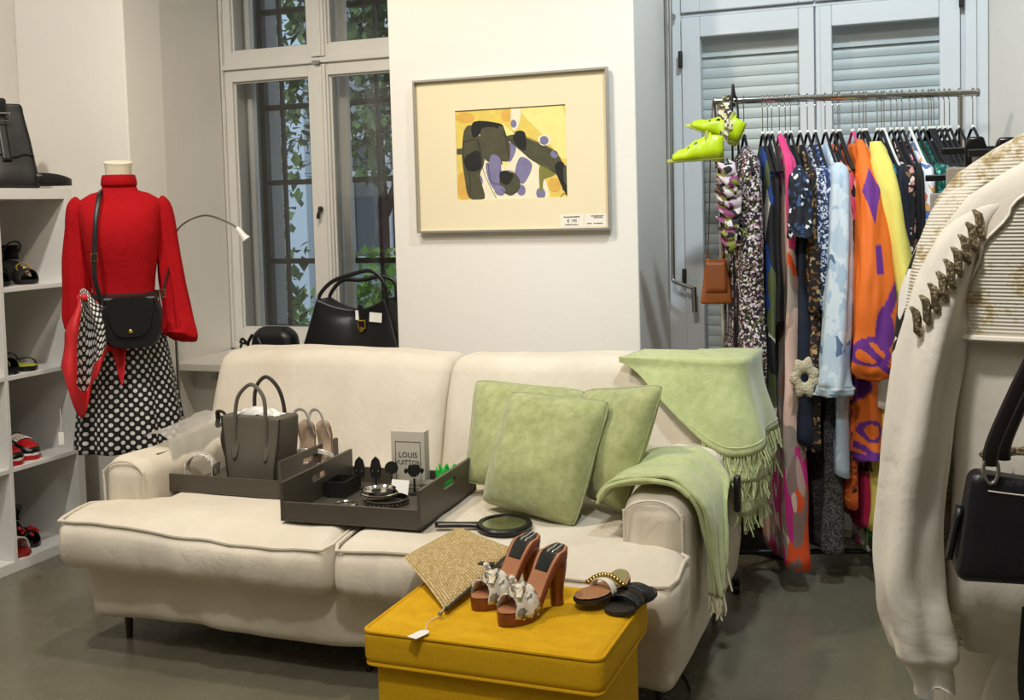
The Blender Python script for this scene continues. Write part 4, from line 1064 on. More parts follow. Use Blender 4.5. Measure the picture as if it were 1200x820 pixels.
smooth_poly([(285, 285), (390, 290), (412, 322), (330, 322), (282, 350)], 3); smooth_poly([(318, 312), (415, 325), (427, 430), (372, 452), (318, 420)], 2); smooth_poly([(350, 420), (390, 430), (385, 530), (350, 510)], 4)
smooth_poly([(392, 300), (480, 338), (600, 390), (642, 450), (650, 492), (610, 482), (520, 432), (480, 402), (400, 332)], 2); smooth_poly([(455, 320), (492, 325), (490, 395), (445, 360)], 3)
smooth_poly([(605, 452), (642, 440), (658, 560), (636, 540)], 3); smooth_poly([(640, 452), (658, 455), (658, 520), (640, 510)], 2)
oval_(425, 525, 42, 46, 2); smooth_poly([(390, 480), (440, 485), (420, 530), (388, 520)], 3); shape([(395, 440), (422, 440), (410, 474)], 7); shape([(402, 288), (452, 330), (418, 338)], 7)
oval_(567, 352, 25, 22, 1); oval_(567, 352, 17, 17, 4); oval_(605, 405, 15, 15, 4); oval_(548, 560, 18, 23, 4); oval_(602, 525, 24, 27, 5); smooth_poly([(548, 450), (605, 482), (562, 505), (556, 545), (545, 545)], 6)
oval_(385, 555, 22, 20, 4); smooth_poly([(245, 430), (300, 400), (310, 470), (255, 480)], 3)
def stroke(pts, w_=2.0):
    P = cr([(x, y, 0) for x, y in pts], 5)
    for a, c in zip(P, P[1:]):
        d = (c-a); 
        if d.length < 1e-6: continue
        n_ = Vector((-d.y, d.x, 0)).normalized()*w_/2
        shape([((a+n_).x, (a+n_).y), ((c+n_).x, (c+n_).y), ((c-n_).x, (c-n_).y), ((a-n_).x, (a-n_).y)], 3); lay[0] -= 1
    lay[0] += 1
for s_ in ([(300, 350), (320, 480), (370, 588)], [(245, 320), (240, 440), (262, 500), (262, 590)], [(280, 290), (390, 290), (410, 330), (425, 430)], [(400, 330), (480, 400), (520, 432), (612, 484), (636, 545)], [(490, 338), (600, 388), (645, 455)], [(245, 365), (300, 360), (315, 440)], [(385, 480), (440, 478), (466, 530), (430, 572), (390, 550)], [(340, 450), (350, 520), (385, 530)], [(620, 580), (640, 555), (658, 575)]): stroke(s_)
art.build('watercolour', PM, pf, smooth=False, recalc=False)
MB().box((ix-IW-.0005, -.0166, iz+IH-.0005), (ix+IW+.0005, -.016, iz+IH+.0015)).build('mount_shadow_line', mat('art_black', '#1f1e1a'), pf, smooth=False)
for x0, x1, txt in ((.198, .290, 0), (.294, .383, 1)):
    c = MB().box((x0, -.0172, -.287), (x1, -.0165, -.240)).build('price_label', mat('label_paper', '#e9e2d2', .7), pf, smooth=False)
    b = MB()
    for r_, (za, a, d) in enumerate(((-.250, .15, .8), (-.279, .2, .75)) if not txt else ((-.248, .3, .8), (-.254, .4, .75), (-.276, .1, .3), (-.276, .4, .8))):
        rnd = random.Random(r_+9*txt); x = lerp(x0, x1, a)
        while x < lerp(x0, x1, d):
            w_ = rnd.uniform(.002, .005); b.box((x, -.0176, za-.0022), (x+w_, -.0172, za+rnd.uniform(.0012, .003))); x += w_+.0014
    b.build('print_line', INK, c, smooth=False, kind='stuff')
    if not txt: text_part('price', '\u20ac 190', .016, INK, c, ((x0+x1)/2, -.0176, -.270), (PI/2, 0, 0))

# ------------------------------------------------------------------ bags on the window sill
tt = thing('tote_bag', 'large black leather tote on the sill behind the sofa', 'bag', (-2.345, 4.19, .701), math.radians(2))
def tfn(x, y, z):
    k = z/.27; x *= lerp(1.08, .70, k); y *= lerp(1.1, .35+.5*min(1, abs(x)/.16), sm(0, 1, k))
    z -= .055*sm(.55, 1, k)*math.cos(min(1, abs(x)/.17)*PI/2)
    return (x, y+.006*nz(x*7, y*7, z*7), z)
MB().rbox((-.235, -.075, 0), (.235, .075, .28), .012, (18, 6, 12), 2, tfn).build('body', BLACKL, tt, ang=70)
for sy, h in ((-1, .365), (1, .335)):
    MB().tube(cr([(-.158, sy*.045, .245), (-.150, sy*.05, .29), (-.09, sy*.05, .345), (.0, sy*.05, h+.01), (.10, sy*.05, h+.025), (.16, sy*.05, .33), (.165, sy*.045, .245)], 8), .009, 8, flat=.5, up=(0, 1, 0)).build('handle', BLACKL, tt)
MB().grid(lambda u, v: (.055+(u-.5)*.022, -.078+.012*v, .235-.09*v+.02*(1-v)), 4, 8).build('closure_strap', BLACKL, tt, solid=.004)
MB().tube([(.04, -.074, .150), (.072, -.074, .150), (.072, -.072, .182), (.04, -.072, .182)], .0035, 6, closed=True).build('buckle', GOLD, tt)
MB().lathe([(.012, 0), (.012, .003), (.001, .004)], 16, M=TM((.056, -.076, .145), rx=PI/2)).build('medallion', GOLD, tt)
MB().box((.078, -.073, .185), (.135, -.071, .225), M=TM((0, 0, 0), ry=.08)).build('price_tag', PAPER, tt, smooth=False)
MB().box((.028, -.072, .185), (.048, -.070, .225)).build('price_tag', PAPER, tt, smooth=False)
rp = thing('round_pouch', 'small black rounded pouch on the sill beside the large tote', 'bag', (-2.75, 4.17, .701))
MB().rbox((-.115, -.055, 0), (.115, .055, .145), .05, (8, 4, 6), 5, lambda x, y, z: (x*(1-.25*(z/.145)**3), y, z)).build('body', BLACKL, rp, ang=80)
b = MB()
for s_ in (0, 1): b.tube(cr([(-.11, -.05, .07), (-.135, -.055, .075+.02*s_), (-.15, -.05, .055+.02*s_)], 4), .006, 6)
b.build('tassel', BLACKL, rp); MB().tube(cr([(-.08, -.058, .115), (-.1, -.064, .07), (-.07, -.064, .03), (-.03, -.062, .05), (-.05, -.06, .1)], 6, ), .007, 6).build('seam_loop', BLACKL, rp)
# flexible-neck lamp
gl = thing('gooseneck_lamp', 'slim floor reading lamp with thin curved neck behind the mannequin', 'lamp', (-2.86, 3.64, 0))
WL = mat('lamp_white', '#e6e3dc', .4)
MB().lathe([(.085, 0), (.085, .012), (.012, .02)], 28).build('base', WL, gl)
MB().tube([(0, 0, .015), (-.01, 0, 1.15)], .006, 8).build('pole', STEEL, gl)
MB().tube(cr([(-.01, 0, 1.14), (.0, 0, 1.24), (.05, -.01, 1.308), (.17, -.02, 1.346), (.28, -.02, 1.315), (.325, -.02, 1.288)], 10), .004, 8).build('neck', STEEL, gl)
MB().lathe([(.007, .02), (.011, .01), (.013, -.02), (.019, -.04), (.017, -.04), (.010, -.015)], 20, M=TM((.331, -.02, 1.28), ry=-.6, rx=.2)).build('head', WL, gl)

# ------------------------------------------------------------------ black bag on the shelf
kb = thing('leather_backpack', 'black leather bag with buckled strap on top of the shelf', 'bag', (-3.47, 3.345, 1.4705), math.radians(62))
def kfn(x, y, z):
    k = z/.34; x *= lerp(1.0, .80, k); y *= lerp(1.1, .22, sm(-.1, 1.05, k)); y += .0+.03*k
    return (x+.004*nz(x*8, z*8, 1), y+.008*nz(x*9, y*9, z*9), z)
MB().rbox((-.155, -.075, 0), (.155, .075, .34), .018, (10, 6, 14), 3, kfn).build('body', BLACKL, kb, ang=70)
MB().tube([kfn(x/10*.15, -.079, .13+.006*math.sin(x)) for x in range(-10, 11)], .004, 6).build('seam', BLACKL, kb)
MB().grid(lambda u, v: ((u-.5)*.034+.035, kfn(0, -.080, .30-.19*v)[1]-.004, .30-.19*v), 4, 14).build('strap', BLACKL, kb, solid=.006)
MB().rbox((.012, -.03, .285), (.058, .02, .36), .012, 3, 3, lambda x, y, z: (x, y+.02, z)).build('strap_knot', BLACKL, kb)
MB().tube([(.010, -.032, .268), (.06, -.032, .268), (.062, -.026, .298), (.008, -.026, .298)], .003, 6, closed=True).build('buckle', STEEL, kb)
MB().grid(lambda u, v: (lerp(.13, .29, math.sin(u*PI)**.75)*(1 if True else 0), lerp(-.055, .085, u)-.03, .012+.05*v*(.75+.25*math.cos(u*PI*2))), 26, 3).build('shoulder_strap', BLACKL, kb, solid=.006)

# ------------------------------------------------------------------ shoes on the shelf (toes to the room)
def heel_sandal(loc, rz, label, m, gold=None, H=.085, name='heeled_sandal', group=None):
    t = shoe(name, label, (loc[0]-.02, loc[1], loc[2]), rz, group); L_, W = .225, .086
    zf = lambda s_: tab([(0, H+.012), (.2, H+.004), (.62, .026), (.75, .016), (1, .018)], s_)
    footbed(L_, W, zf, lambda s_: tab([(0, .012), (.6, .014), (1, .014)], s_)).build('sole', m, t)
    rings = [[(lerp(.03, .026, v)+lerp(.026, .016, v)*math.cos(k*PI/7), lerp(.028, .016, v)*math.sin(k*PI/7), lerp(H, 0, v)) for k in range(14)] for v in (0, .4, 1)]
    MB().loft(rings).build('heel', m, t)
    bb, th_ = strapf(L_, W, zf, .74, .042, .055); bb.build('vamp', m, t, solid=.004)
    MB().grid(lambda u, v: (.018+.05*abs(u-.5)*2, (u-.5)*.068, H+.012+.058*v), 12, 4).build('heel_counter', m, t, solid=.004)
    MB().tube(cr([(.07, .034, H+.04), (.09, .03, H+.07), (.10, 0, H+.085), (.09, -.03, H+.07), (.07, -.034, H+.04)], 6), .005, 6, flat=.5).build('ankle_strap', m, t)
    if gold:
        b = MB(); n_ = 20
        for k in range(n_): a = k*2*PI/n_; b.ball((.155+.006*math.cos(a)-.012*math.sin(a), .026*math.cos(a), .062+.020*math.sin(a)), .0042, 6)
        b.build('chain_ornament', gold, t)
        MB().ball((.16, 0, .062), .010, 10).build('emblem', gold, t); MB().ball((.172, 0, .040), .007, 8).build('emblem', gold, t)
    return t
BSUEDE = mat('black_suede', '#141214', .75)
t = heel_sandal((-3.575, 3.315, 1.0925), math.radians(-8), 'black chain heeled sandal nearest the shelf divider', BSUEDE, GOLD, group='black sandals with gold ornaments')
b = MB()
for i in range(14): b.ball((.03+.004*i, .042*math.cos(i*.2), .10+.0095*(13-i)*.55), .0075, 6, sc=(1, .6, 1.1))
b.build('ankle_chain', GOLD, t)
MB().grid(lambda u, v: (.02+.09*u*(1-v*.5), (u-.5)*.07, .09+.13*v*(1-abs(u-.5)*1.4)), 10, 8).build('high_back', BSUEDE, t, solid=.005)
heel_sandal((-3.545, 3.45, 1.0925), math.radians(-14), 'black gold ornamented sandal nearest the outer shelf panel', BSUEDE, GOLD, group='black sandals with gold ornaments')
def slide(loc, rz, label, m, insole, straps):
    t = shoe('slide_sandal', label, (loc[0]-.02, loc[1], loc[2]), rz); L_, W = .235, .094; zf = lambda s_: .020+.012*sm(.4, 0, s_)
    footbed(L_, W, zf, .017).build('sole', m, t); footbed(L_, W*.93, zf, .001, lift=.001).build('insole', insole, t)
    for s_, h, w_ in straps:
        bb, th_ = strapf(L_, W, zf, s_, h, w_); bb.build('strap', m, t, solid=.004)
slide((-3.535, 3.275, .7555), math.radians(-5), 'chunky black slide with buckled wide straps on the shelf', BLACKL, BLACKL, ((.5, .045, .045), (.74, .042, .05)))
slide((-3.53, 3.39, .7555), math.radians(-12), 'flat black sandal with lime insole on the shelf', BLACKL, mat('lime_insole', '#b8c035', .5), ((.30, .040, .012), (.78, .030, .012)))
def loafer(loc, rz, label):
    t = shoe('loafer', label, loc, rz, 'red white and black loafers'); L_, W = .245, .092
    RD = mat('loafer_red', '#b3131b', .35); WH = mat('loafer_white', '#e9e6de', .5); BK = mat('loafer_black', '#101011', .35)
    footbed(L_, W, lambda s_: .018, .018, grow=.003).build('outsole', RD, t); footbed(L_, W, lambda s_: .027, .009, grow=.003).build('midsole', WH, t)
    def up(u, v):
        s_ = lerp(.02, .99, u); a = PI*v; w_ = fw(s_, W); h = tab([(0, .062), (.2, .058), (.42, .062), (.6, .056), (.85, .036), (1, .012)], s_)
        return (s_*L_, w_*math.cos(a), .026+h*math.sin(a)**.6)
    n0, n1 = 34, 24; b = MB(); b.grid(up, n0, n1); mi = []
    keep = []; fs = b.f
    for i in range(n0):
        for j in range(n1):
            u, v = (i+.5)/n0, (j+.5)/n1
            mi.append(1 if (.70 < u < .93 and .24 < v < .76) else 0); keep.append(not (u < .40 and .20 < v < .80))
    b.f = [f for f, k in zip(fs, keep) if k]; b.mi = [m_ for m_, k in zip(mi, keep) if k]
    b.build('upper', [BK, RD], t, ang=80, solid=.003)
    footbed(L_*.9, W*.8, lambda s_: .032, .002).build('insole', mat('tan_insole', '#b57b55'), t)
    for k in range(6):
        v = .22+k*.095; b = MB(); b.grid(lambda p, q: tuple(Vector(up(lerp(.54, .72, p), v+q*.075))+Vector((0, 0, .004+.003*p))), 6, 3); b.build('fringe', WH, t, solid=.002)
    b = MB(); b.grid(lambda p, q: tuple(Vector(up(lerp(.46, .55, p), .18+q*.64))+Vector((0, 0, .006))), 4, 12); b.build('saddle_band', WH, t, solid=.003)
    b = MB(); b.tube(cr([tuple(Vector(up(.50, .32+.05*i))+Vector((0, 0, .011+.002*(i % 2)))) for i in range(8)], 4), .0035, 6); b.build('buckle_chain', mat('bronze', '#6d5a3c', .35, .9), t)
loafer((-3.565, 3.268, .4025), math.radians(-4), 'red white and black fringed loafer next to the shelf divider'); loafer((-3.575, 3.385, .4025), math.radians(-9), 'red white and black fringed loafer next to the shelf side panel')
t = shoe('woven_flat', 'red flat sandal with white woven strap on the lowest shelf', (-3.53, 3.272, .0425), math.radians(-3)); L_, W = .215, .092; zf = lambda s_: .016
RDL = mat('sandal_red', '#8f1c18', .5); footbed(L_, W, zf, .015).build('sole', RDL, t)
bb, th_ = strapf(L_, W, zf, .62, .052, .085); bb.build('woven_strap', printed('white_weave', [(0, '#e2ddd4'), (.6, '#cfc9bf'), (.88, '#a33a33')], 170, .7), t, solid=.005)
t = heel_sandal((-3.57, 3.40, .0425), math.radians(-10), 'black heeled sandal with red bead cluster on the lowest shelf', mat('black_patent', '#120f10', .2), None, .07)
b = MB(); rnd = random.Random(5)
for i in range(26): b.ball((.125+.075*rnd.random(), rnd.uniform(-.033, .033), .060+rnd.uniform(-.008, .010)-.1*max(0, i/26-.5)*.3), rnd.choice((.005, .007, .010)), 8)
b.build('bead_cluster', mat('red_beads', '#b81a20', .2), t, kind='stuff')
# black cable by the sofa
cbl = MB(); cbl.tube(cr([(-.80, 3.10, .004), (-.745, 3.00, .004), (-.70, 3.04, .004), (-.665, 2.99, .004), (-.64, 2.90, .004), (-.66, 2.80, .004)], 8), .003, 6); cbl = cbl.build('power_cable', mat('cable_grey', '#3b3a35', .5), None); tag(cbl, 'thin grey cable on the floor under the sofa end', 'cable')
# ------------------------------------------------------------------ chrome clothes rail
RA, RB = Vector((-.742, 3.95, 1.70)), Vector((.123, 4.22, 1.70)); RD_ = RB-RA; RZ = math.atan2(RD_.y, RD_.x); RL = RD_.length
rk = thing('clothes_rail', 'chrome clothes rail packed with dresses in front of the shuttered window', 'clothes rail', (RA.x, RA.y, 0), RZ)
MB().tube([(0, 0, 1.70), (RL, 0, 1.70)], .0125, 14).build('top_bar', CHROME, rk)
for x in (.018, RL-.055):
    MB().tube([(x, 0, .06), (x, 0, 1.695)], .011, 12).build('post', CHROME, rk)
    MB().rbox((x-.014, -.24, .035), (x+.014, .26, .062), .008, 2, 2).build('foot', BLACKP, rk)
    for y in (-.22, .24): MB().lathe([(.001, -.011), (.018, -.011), (.018, .011), (.001, .011)], 14, M=TM((x, y, .018), ry=PI/2)).build('caster', BLACKP, rk)
MB().tube([(.018, 0, .075), (RL-.055, 0, .075)], .010, 10).build('lower_bar', BLACKP, rk)
MB().tube([(-.004, 0, 1.70), (.0, 0, 1.70)], .0145, 14).build('end_cap', STEEL, rk); MB().tube([(RL-.002, 0, 1.70), (RL+.006, 0, 1.70)], .0145, 14).build('end_cap', STEEL, rk)
# hangers: wire hook, white size marker, black shoulders
WIRE = mat('hook_wire', '#b9b7b2', .25, 1); BVEL = mat('black_velvet', '#101011', .7)
def hanger_proto(m, name='hanger'):
    t = thing(name, 'thin black hanger with wire hook on the chrome rail', 'hanger', (0, 0, 0), RZ, 'black hangers on the chrome rail')
    MB().tube(cr([(0, -.0145, .004), (0, -.008, .0145), (0, .004, .0155), (0, .0145, .005), (0, .012, -.010), (0, .002, -.022), (0, 0, -.04), (0, 0, -.125)], 6), .0019, 6).build('hook', WIRE, t)
    MB().rbox((-.006, -.008, -.126), (.006, .008, -.112), .003, 1, 2).build('size_marker', PAPER, t)
    MB().tube(cr([(0, -.20, -.262), (0, -.13, -.215), (0, -.05, -.155), (0, -.012, -.126), (0, .012, -.126), (0, .05, -.155), (0, .13, -.215), (0, .20, -.262)], 5), .0050, 8, flat=1.0).build('shoulders', m, t)
    MB().tube([(0, -.19, -.262), (0, .19, -.262)], .004, 6).build('trouser_bar', m, t)
    return t
hp = hanger_proto(BVEL); used = [False]
def put_hanger(x, m=None, label=None, rot=0):
    if m is not None: h = hanger_proto(m); del h['group']
    elif not used[0]: h = hp; used[0] = True
    else: h = copy_tree(hp)
    if label: h['label'] = label
    h.location = RA+RD_.normalized()*x; h.rotation_euler = (0, 0, RZ+rot); return h
def xp(px): return (px-838)/307*RL
def body(root, m, L, a0=.195, a1=.21, th0=.016, th1=.024, amp=.006, folds=5, y0=0, top=-.165, seed=0, name='cloth', neck=.05, rows=34, color=False, colfn=None, zl=None):
    rings = []; cols = []; n = 100 if colfn else 44; uv = []
    for i in range(rows+1):
        v = i/rows; z = top-(L+top*1.0)*v if False else lerp(top, -L, v**.85)
        dz = top-z
        a = tab([(0, neck), (.02, neck+.025), (.08, a0*.82), (.125, a0), (.3, lerp(a0, a1, .3)), (max(.5, L), a1)], dz)
        c = tab([(0, .008), (.04, th0), (.3, lerp(th0, th1, .4)), (max(.5, L), th1)], dz)
        ring = []
        for k in range(n):
            th = k*2*PI/n; ct, st = math.cos(th), math.sin(th)
            f = amp*sm(.1, .6, dz)
            x = c*ct*(abs(ct)**-.35 if abs(ct) > .01 else 1)+f*math.sin(folds*th*1.0+seed+2.2*v)+.010*nz(seed, st*3, z*4)*sm(.1, .5, dz)
            y = a*st*(1+.02*math.sin(z*20+seed))+y0+.012*nz(seed+7, ct*2, z*5)*sm(.1, .5, dz)
            ring.append((x, y, z+(.010*math.sin(folds*th+seed) if i == rows else 0)))
            if colfn: cols.append(lin(colfn(th, v)))
        rings.append(ring)
    return MB().loft(rings, caps=False, col=cols or None).build(name, m, root, ang=90, solid=.002, color=bool(colfn))
def hang_sleeve(root, m, path, rad, n=30, seed=0, folds=5, amp=.12, colfn=None, name='sleeve'):
    P = cr([Vector(p) for p in path], 26 if colfn else 9); L_ = len(P); rings = []; cols = []
    for i, p in enumerate(P):
        u = i/(L_-1); rx = tab([(q[0], q[1]) for q in rad], u); ry = tab([(q[0], q[2]) for q in rad], u); ring = []
        for k in range(n):
            th = k*2*PI/n; g = 1+amp*math.sin(folds*th+u*5+seed)*sm(.05, .3, u)+.12*nz(math.cos(th)*1.5+seed, math.sin(th)*1.5, u*4)+.10*nz(math.cos(th)*2.5, math.sin(th)*2.5+seed, u*13)*sm(.05, .25, u)
            ring.append((p.x+rx*math.cos(th)*g, p.y+ry*math.sin(th)*g, p.z+.006*math.sin(3*th+seed)*(u > .98)))
            if colfn: cols.append(lin(colfn(th, u)))
        rings.append(ring)
    return MB().loft(rings, caps=True, col=cols or None).build(name, m, root, ang=90, color=bool(colfn))
def wear(name, label, cat, px, rot=0, hang=True, hm=None, hl=None):
    x = xp(px); t = thing(name, label, cat, RA+RD_.normalized()*x, RZ+rot)
    if hang: put_hanger(x, hm, hl or 'thin black wire-hooked hanger carrying the '+name.replace('_', ' '), rot)
    return t
def std_sleeves(t, m, ln=.55, r=.028, yo=.0, back=True, seed=0, x0=0, ry=None):
    ry = ry or r*1.25
    hang_sleeve(t, m, [(x0, -.16-yo, -.245), (x0, -.205-yo, -.31), (x0, -.22-yo, -.24-ln*.6), (x0, -.21-yo, -.24-ln)], [(0, .014, .02), (.15, r*.9, ry), (.8, r, ry), (1, r*.8, ry*.8)], seed=seed)
    if back: hang_sleeve(t, m, [(0, .16, -.245), (0, .205, -.31), (0, .22, -.24-ln*.6), (0, .21, -.24-ln)], [(0, .014, .02), (.15, r*.9, ry), (.8, r, ry), (1, r*.8, ry*.8)], seed=seed+3)
C_ = lambda n, h, **k: mat(n, h, .85, wr=.2, **k)
# --- prints
FLOR = printed('ditsy_floral', [(0, '#151217'), (.34, '#1b1a18'), (.5, '#b9a5b4'), (.62, '#d9d3cf'), (.76, '#6c6b35'), (.88, '#7d3f5e')], 150, .8, .5)
RUFF = printed('ruffle_floral', [(0, '#1d181a'), (.22, '#cdbcc4'), (.45, '#e0d8d4'), (.6, '#8a8f3a'), (.75, '#8a4468'), (.9, '#2a2224')], 42, .7, .5)
SWIRL = printed('swirl_print', [(0, '#9a8b7d'), (.3, '#b8978a'), (.45, '#e0511f'), (.6, '#c7277d'), (.74, '#8a6f66'), (.86, '#d9b7a6')], 13, .7, 1.3, (1, 1, .35))
NAVYF = printed('navy_print', [(0, '#10141f'), (.55, '#161b28'), (.8, '#34507a'), (.92, '#dfe3e6')], 85, .8, .4)
BROWNF = printed('brown_floral', [(0, '#191210'), (.55, '#1d1512'), (.72, '#8a6236'), (.86, '#b59a6a'), (.95, '#5a3a22')], 85, .8, .5)
SPECK = printed('blue_speckle', [(0, '#1d2947'), (.45, '#2b3b62'), (.6, '#d7dbe0'), (.85, '#8d9bb8')], 150, .8, .5)
GEO = printed('blue_geometric', [(0, '#2a3b66'), (.4, '#1f2d54'), (.65, '#c9d3e4'), (.85, '#5e78a9')], 90, .8, .2, (1, 1, .5))
PALM = printed('palm_print', [(0, '#b9cbd9'), (.5, '#cfdbe3'), (.74, '#a9bfd2'), (.93, '#5a7090')], 30, .8, .8, (1, 1, .6))
MULTI = printed('bright_multi', [(0, '#1a1718'), (.3, '#d7557c'), (.5, '#e7e1d8'), (.65, '#d96a28'), (.8, '#161416')], 26, .8, .5)
TEAL = printed('teal_red_print', [(0, '#1b2733'), (.35, '#3b86a3'), (.6, '#b2432c'), (.75, '#1c1a1e'), (.9, '#c9a15a')], 30, .8, .5)
BKFL = printed('black_rose_print', [(0, '#111014'), (.6, '#141216'), (.74, '#c98f86'), (.86, '#e3cfc2'), (.95, '#7a5a3a')], 60, .8, .6)
WHP = printed('white_sketch_print', [(0, '#dfe2e6'), (.55, '#c9cfd9'), (.72, '#5873a3'), (.84, '#c2746a'), (.93, '#d9a05a')], 26, .8, .6)
SEQ = printed('green_sequin', [(0, '#0e4a44'), (.4, '#17645b'), (.7, '#2f8f80'), (.9, '#7fc9b6')], 190, .3, .1, metal=.35)
TWEED = printed('grey_tweed', [(0, '#2c2b2b'), (.45, '#4d4b4a'), (.75, '#6c6a68')], 260, .9, .1)
GOLDP = printed('gold_lame_print', [(0, '#141008'), (.4, '#251b0c'), (.6, '#b58f3a'), (.85, '#5a4318')], 70, .4, .4, metal=.2)
GFLO = printed('green_pink_floral', [(0, '#2e5a2b'), (.3, '#6fa04a'), (.5, '#1c2a1c'), (.65, '#c56a86'), (.82, '#d9d5c5')], 26, .8, .6)
WMUL = printed('white_rings_print', [(0, '#e6e2db'), (.6, '#dcd6cf'), (.74, '#b02a5a'), (.84, '#2f7a4a'), (.93, '#3b3f86')], 18, .8, .4)
ZEB = printed('zebra_print', [(0, '#ece8e0'), (.5, '#151414')], 34, .8, .9, (1.0, 1.0, .35))
ORPR = printed('orange_black_print', [(0, '#c4571b'), (.5, '#8a3512'), (.75, '#20130d'), (.9, '#e0913a')], 40, .8, .6)
BLK = mat('black_jersey', '#0c0c0e', .8, wr=.25); NAVY = mat('navy_cloth', '#121a2c', .8, wr=.25); YELL = C_('lemon_cotton', '#e6d96a', bump=.2, bscale=200); MAG = C_('crimson_silk', '#b01248'); PINK = C_('hot_pink', '#d23b78'); DGRN = C_('dark_green', '#17281f')
PLMG = C_('pink_plastic', '#d14a86')
# 1 floral ruffle dress
t = wear('floral_dress', 'black and pink ditsy floral dress with one ruffled shoulder on the rail', 'dress', 872)
body(t, FLOR, 1.24, .16, .17, .045, .062, .012, 5, seed=1, y0=-.03)
b = MB()
def ruffle(k):
    def f(u, v):
        w_ = (.030+.035*math.sin(PI*min(1, u*1.1))+.012*k)*v; ph = u*52+k*1.7
        x = -.052-.012*math.sin(u*6+k)-w_*(.75+.25*math.cos(ph)); y = -.15-.03*k-.022*v*math.sin(ph)-.010*math.sin(u*9); z = -.225-.30*u+.018*v*math.cos(ph)
        return (x, y, z)
    return f
for k in range(3): b.grid(ruffle(k), 160, 7)
b.build('ruffle', RUFF, t, ang=90, solid=.002)
b = MB(); b.grid(lambda u, v: (-.055+(.008+.03*u)*math.cos(u*16)*1.0, -.19-.015*(1-u)+.010*v, -.47+(.008+.038*u)*math.sin(u*16)), 80, 3); b.build('rose', RUFF, t, ang=90, solid=.004)
# 2 olive/blue print
t = wear('printed_dress', 'dark dress with blue and olive print beside the pink hanger', 'dress', 894)
body(t, printed('dark_multi', [(0, '#15161a'), (.4, '#1c3f86'), (.6, '#4f5a34'), (.75, '#c9c6b8'), (.88, '#14151a')], 12, .8, .5, (1, 1, .5)), 1.1, .18, .17, .016, .02, seed=2)
t = wear('black_vest', 'plain black top squeezed beside the blue and olive dress', 'top', 900); body(t, BLK, .78, .19, .19, seed=3)
# 3 swirl maxi dress on a pink hanger
t = wear('maxi_dress', 'floor length taupe orange and magenta swirl print dress', 'dress', 914, 0, True, PLMG, 'pink hanger holding the swirl print maxi dress')
body(t, SWIRL, 1.61, .20, .24, .020, .05, .016, 4, seed=4)
hang_sleeve(t, PINK, [(0, -.02, -.13), (0, -.10, -.18), (0, -.20, -.24), (0, -.215, -.40), (0, -.20, -.52)], [(0, .012, .012), (.3, .014, .02), (.6, .018, .02), (1, .014, .014)], seed=1, name='trim')
# 4 navy short sleeve
t = wear('denim_top', 'dark navy short sleeve top with white trim on the rail', 'top', 921); body(t, NAVY, .70, .19, .19, seed=5)
hang_sleeve(t, NAVYF, [(0, -.19, -.24), (0, -.235, -.30), (0, -.26, -.42), (0, -.265, -.48)], [(0, .016, .02), (.3, .032, .04), (1, .040, .05)], seed=2)
hang_sleeve(t, PAPER, [(0, -.20, -.262), (0, -.207, -.270)], [(0, .030, .03), (1, .031, .032)], name='white_trim')
# 5 navy long with crochet flower
t = wear('navy_dress', 'long navy dress with a cream crochet flower at the hem', 'dress', 927); body(t, NAVY, 1.18, .205, .235, .018, .035, .010, seed=6)
b = MB(); b.grid(lambda u, v: (-.012+(.014+.036*v*(.85+.15*math.sin(u*40)))*math.cos(u*2*PI), -.262-.008*math.sin(v*PI), -.95+(.016+.058*v*(.85+.15*math.sin(u*40)))*math.sin(u*2*PI)), 64, 5); b.build('crochet_flower', mat('crochet_cream', '#c9bd9f', .9, bump=1, bscale=160, bdist=.008), t, solid=.003)
# 6.. narrow garments
t = wear('brown_floral_dress', 'black dress with small brown flowers on the rail', 'dress', 938); body(t, BROWNF, 1.20, .20, .235, .018, .034, .010, seed=7); std_sleeves(t, BROWNF, .5, .024, seed=3)
t = wear('speckled_blouse', 'navy blouse with white speckle print on the rail', 'blouse', 947); body(t, SPECK, .75, .2, .2, seed=8); std_sleeves(t, SPECK, .48, .026, seed=4)
t = wear('geometric_dress', 'blue and white geometric print dress on the rail', 'dress', 956); body(t, GEO, 1.0, .2, .21, seed=9); std_sleeves(t, GEO, .55, .026, seed=5)
t = wear('tweed_skirt', 'long grey tweed skirt hanging low between the maxi dress and palm shirt', 'skirt', 960, hang=False); body(t, TWEED, 1.58, .15, .19, .03, .055, .014, 4, seed=10, top=-.75, neck=.14)
t = wear('palm_shirt', 'pale blue palm print shirt with long puffed sleeve', 'shirt', 968); body(t, PALM, 1.30, .2, .215, .018, .034, .010, seed=11)
hang_sleeve(t, PALM, [(0, -.19, -.235), (-.005, -.235, -.32), (-.02, -.265, -.65), (-.04, -.28, -.93), (-.04, -.275, -.985), (-.04, -.27, -1.01)], [(0, .015, .02), (.12, .032, .045), (.5, .045, .055), (.85, .062, .065), (.95, .06, .06), (1, .035, .035)], seed=6)
t = wear('multicolour_dress', 'black dress with pink white and orange shapes beside the palm shirt', 'dress', 977); body(t, MULTI, .95, .2, .21, seed=12); std_sleeves(t, MULTI, .35, .026, seed=7)
t = wear('orange_print_skirt', 'burnt orange and black print dress hanging behind the kaftan', 'dress', 983); body(t, ORPR, 1.42, .16, .17, .016, .03, seed=13)
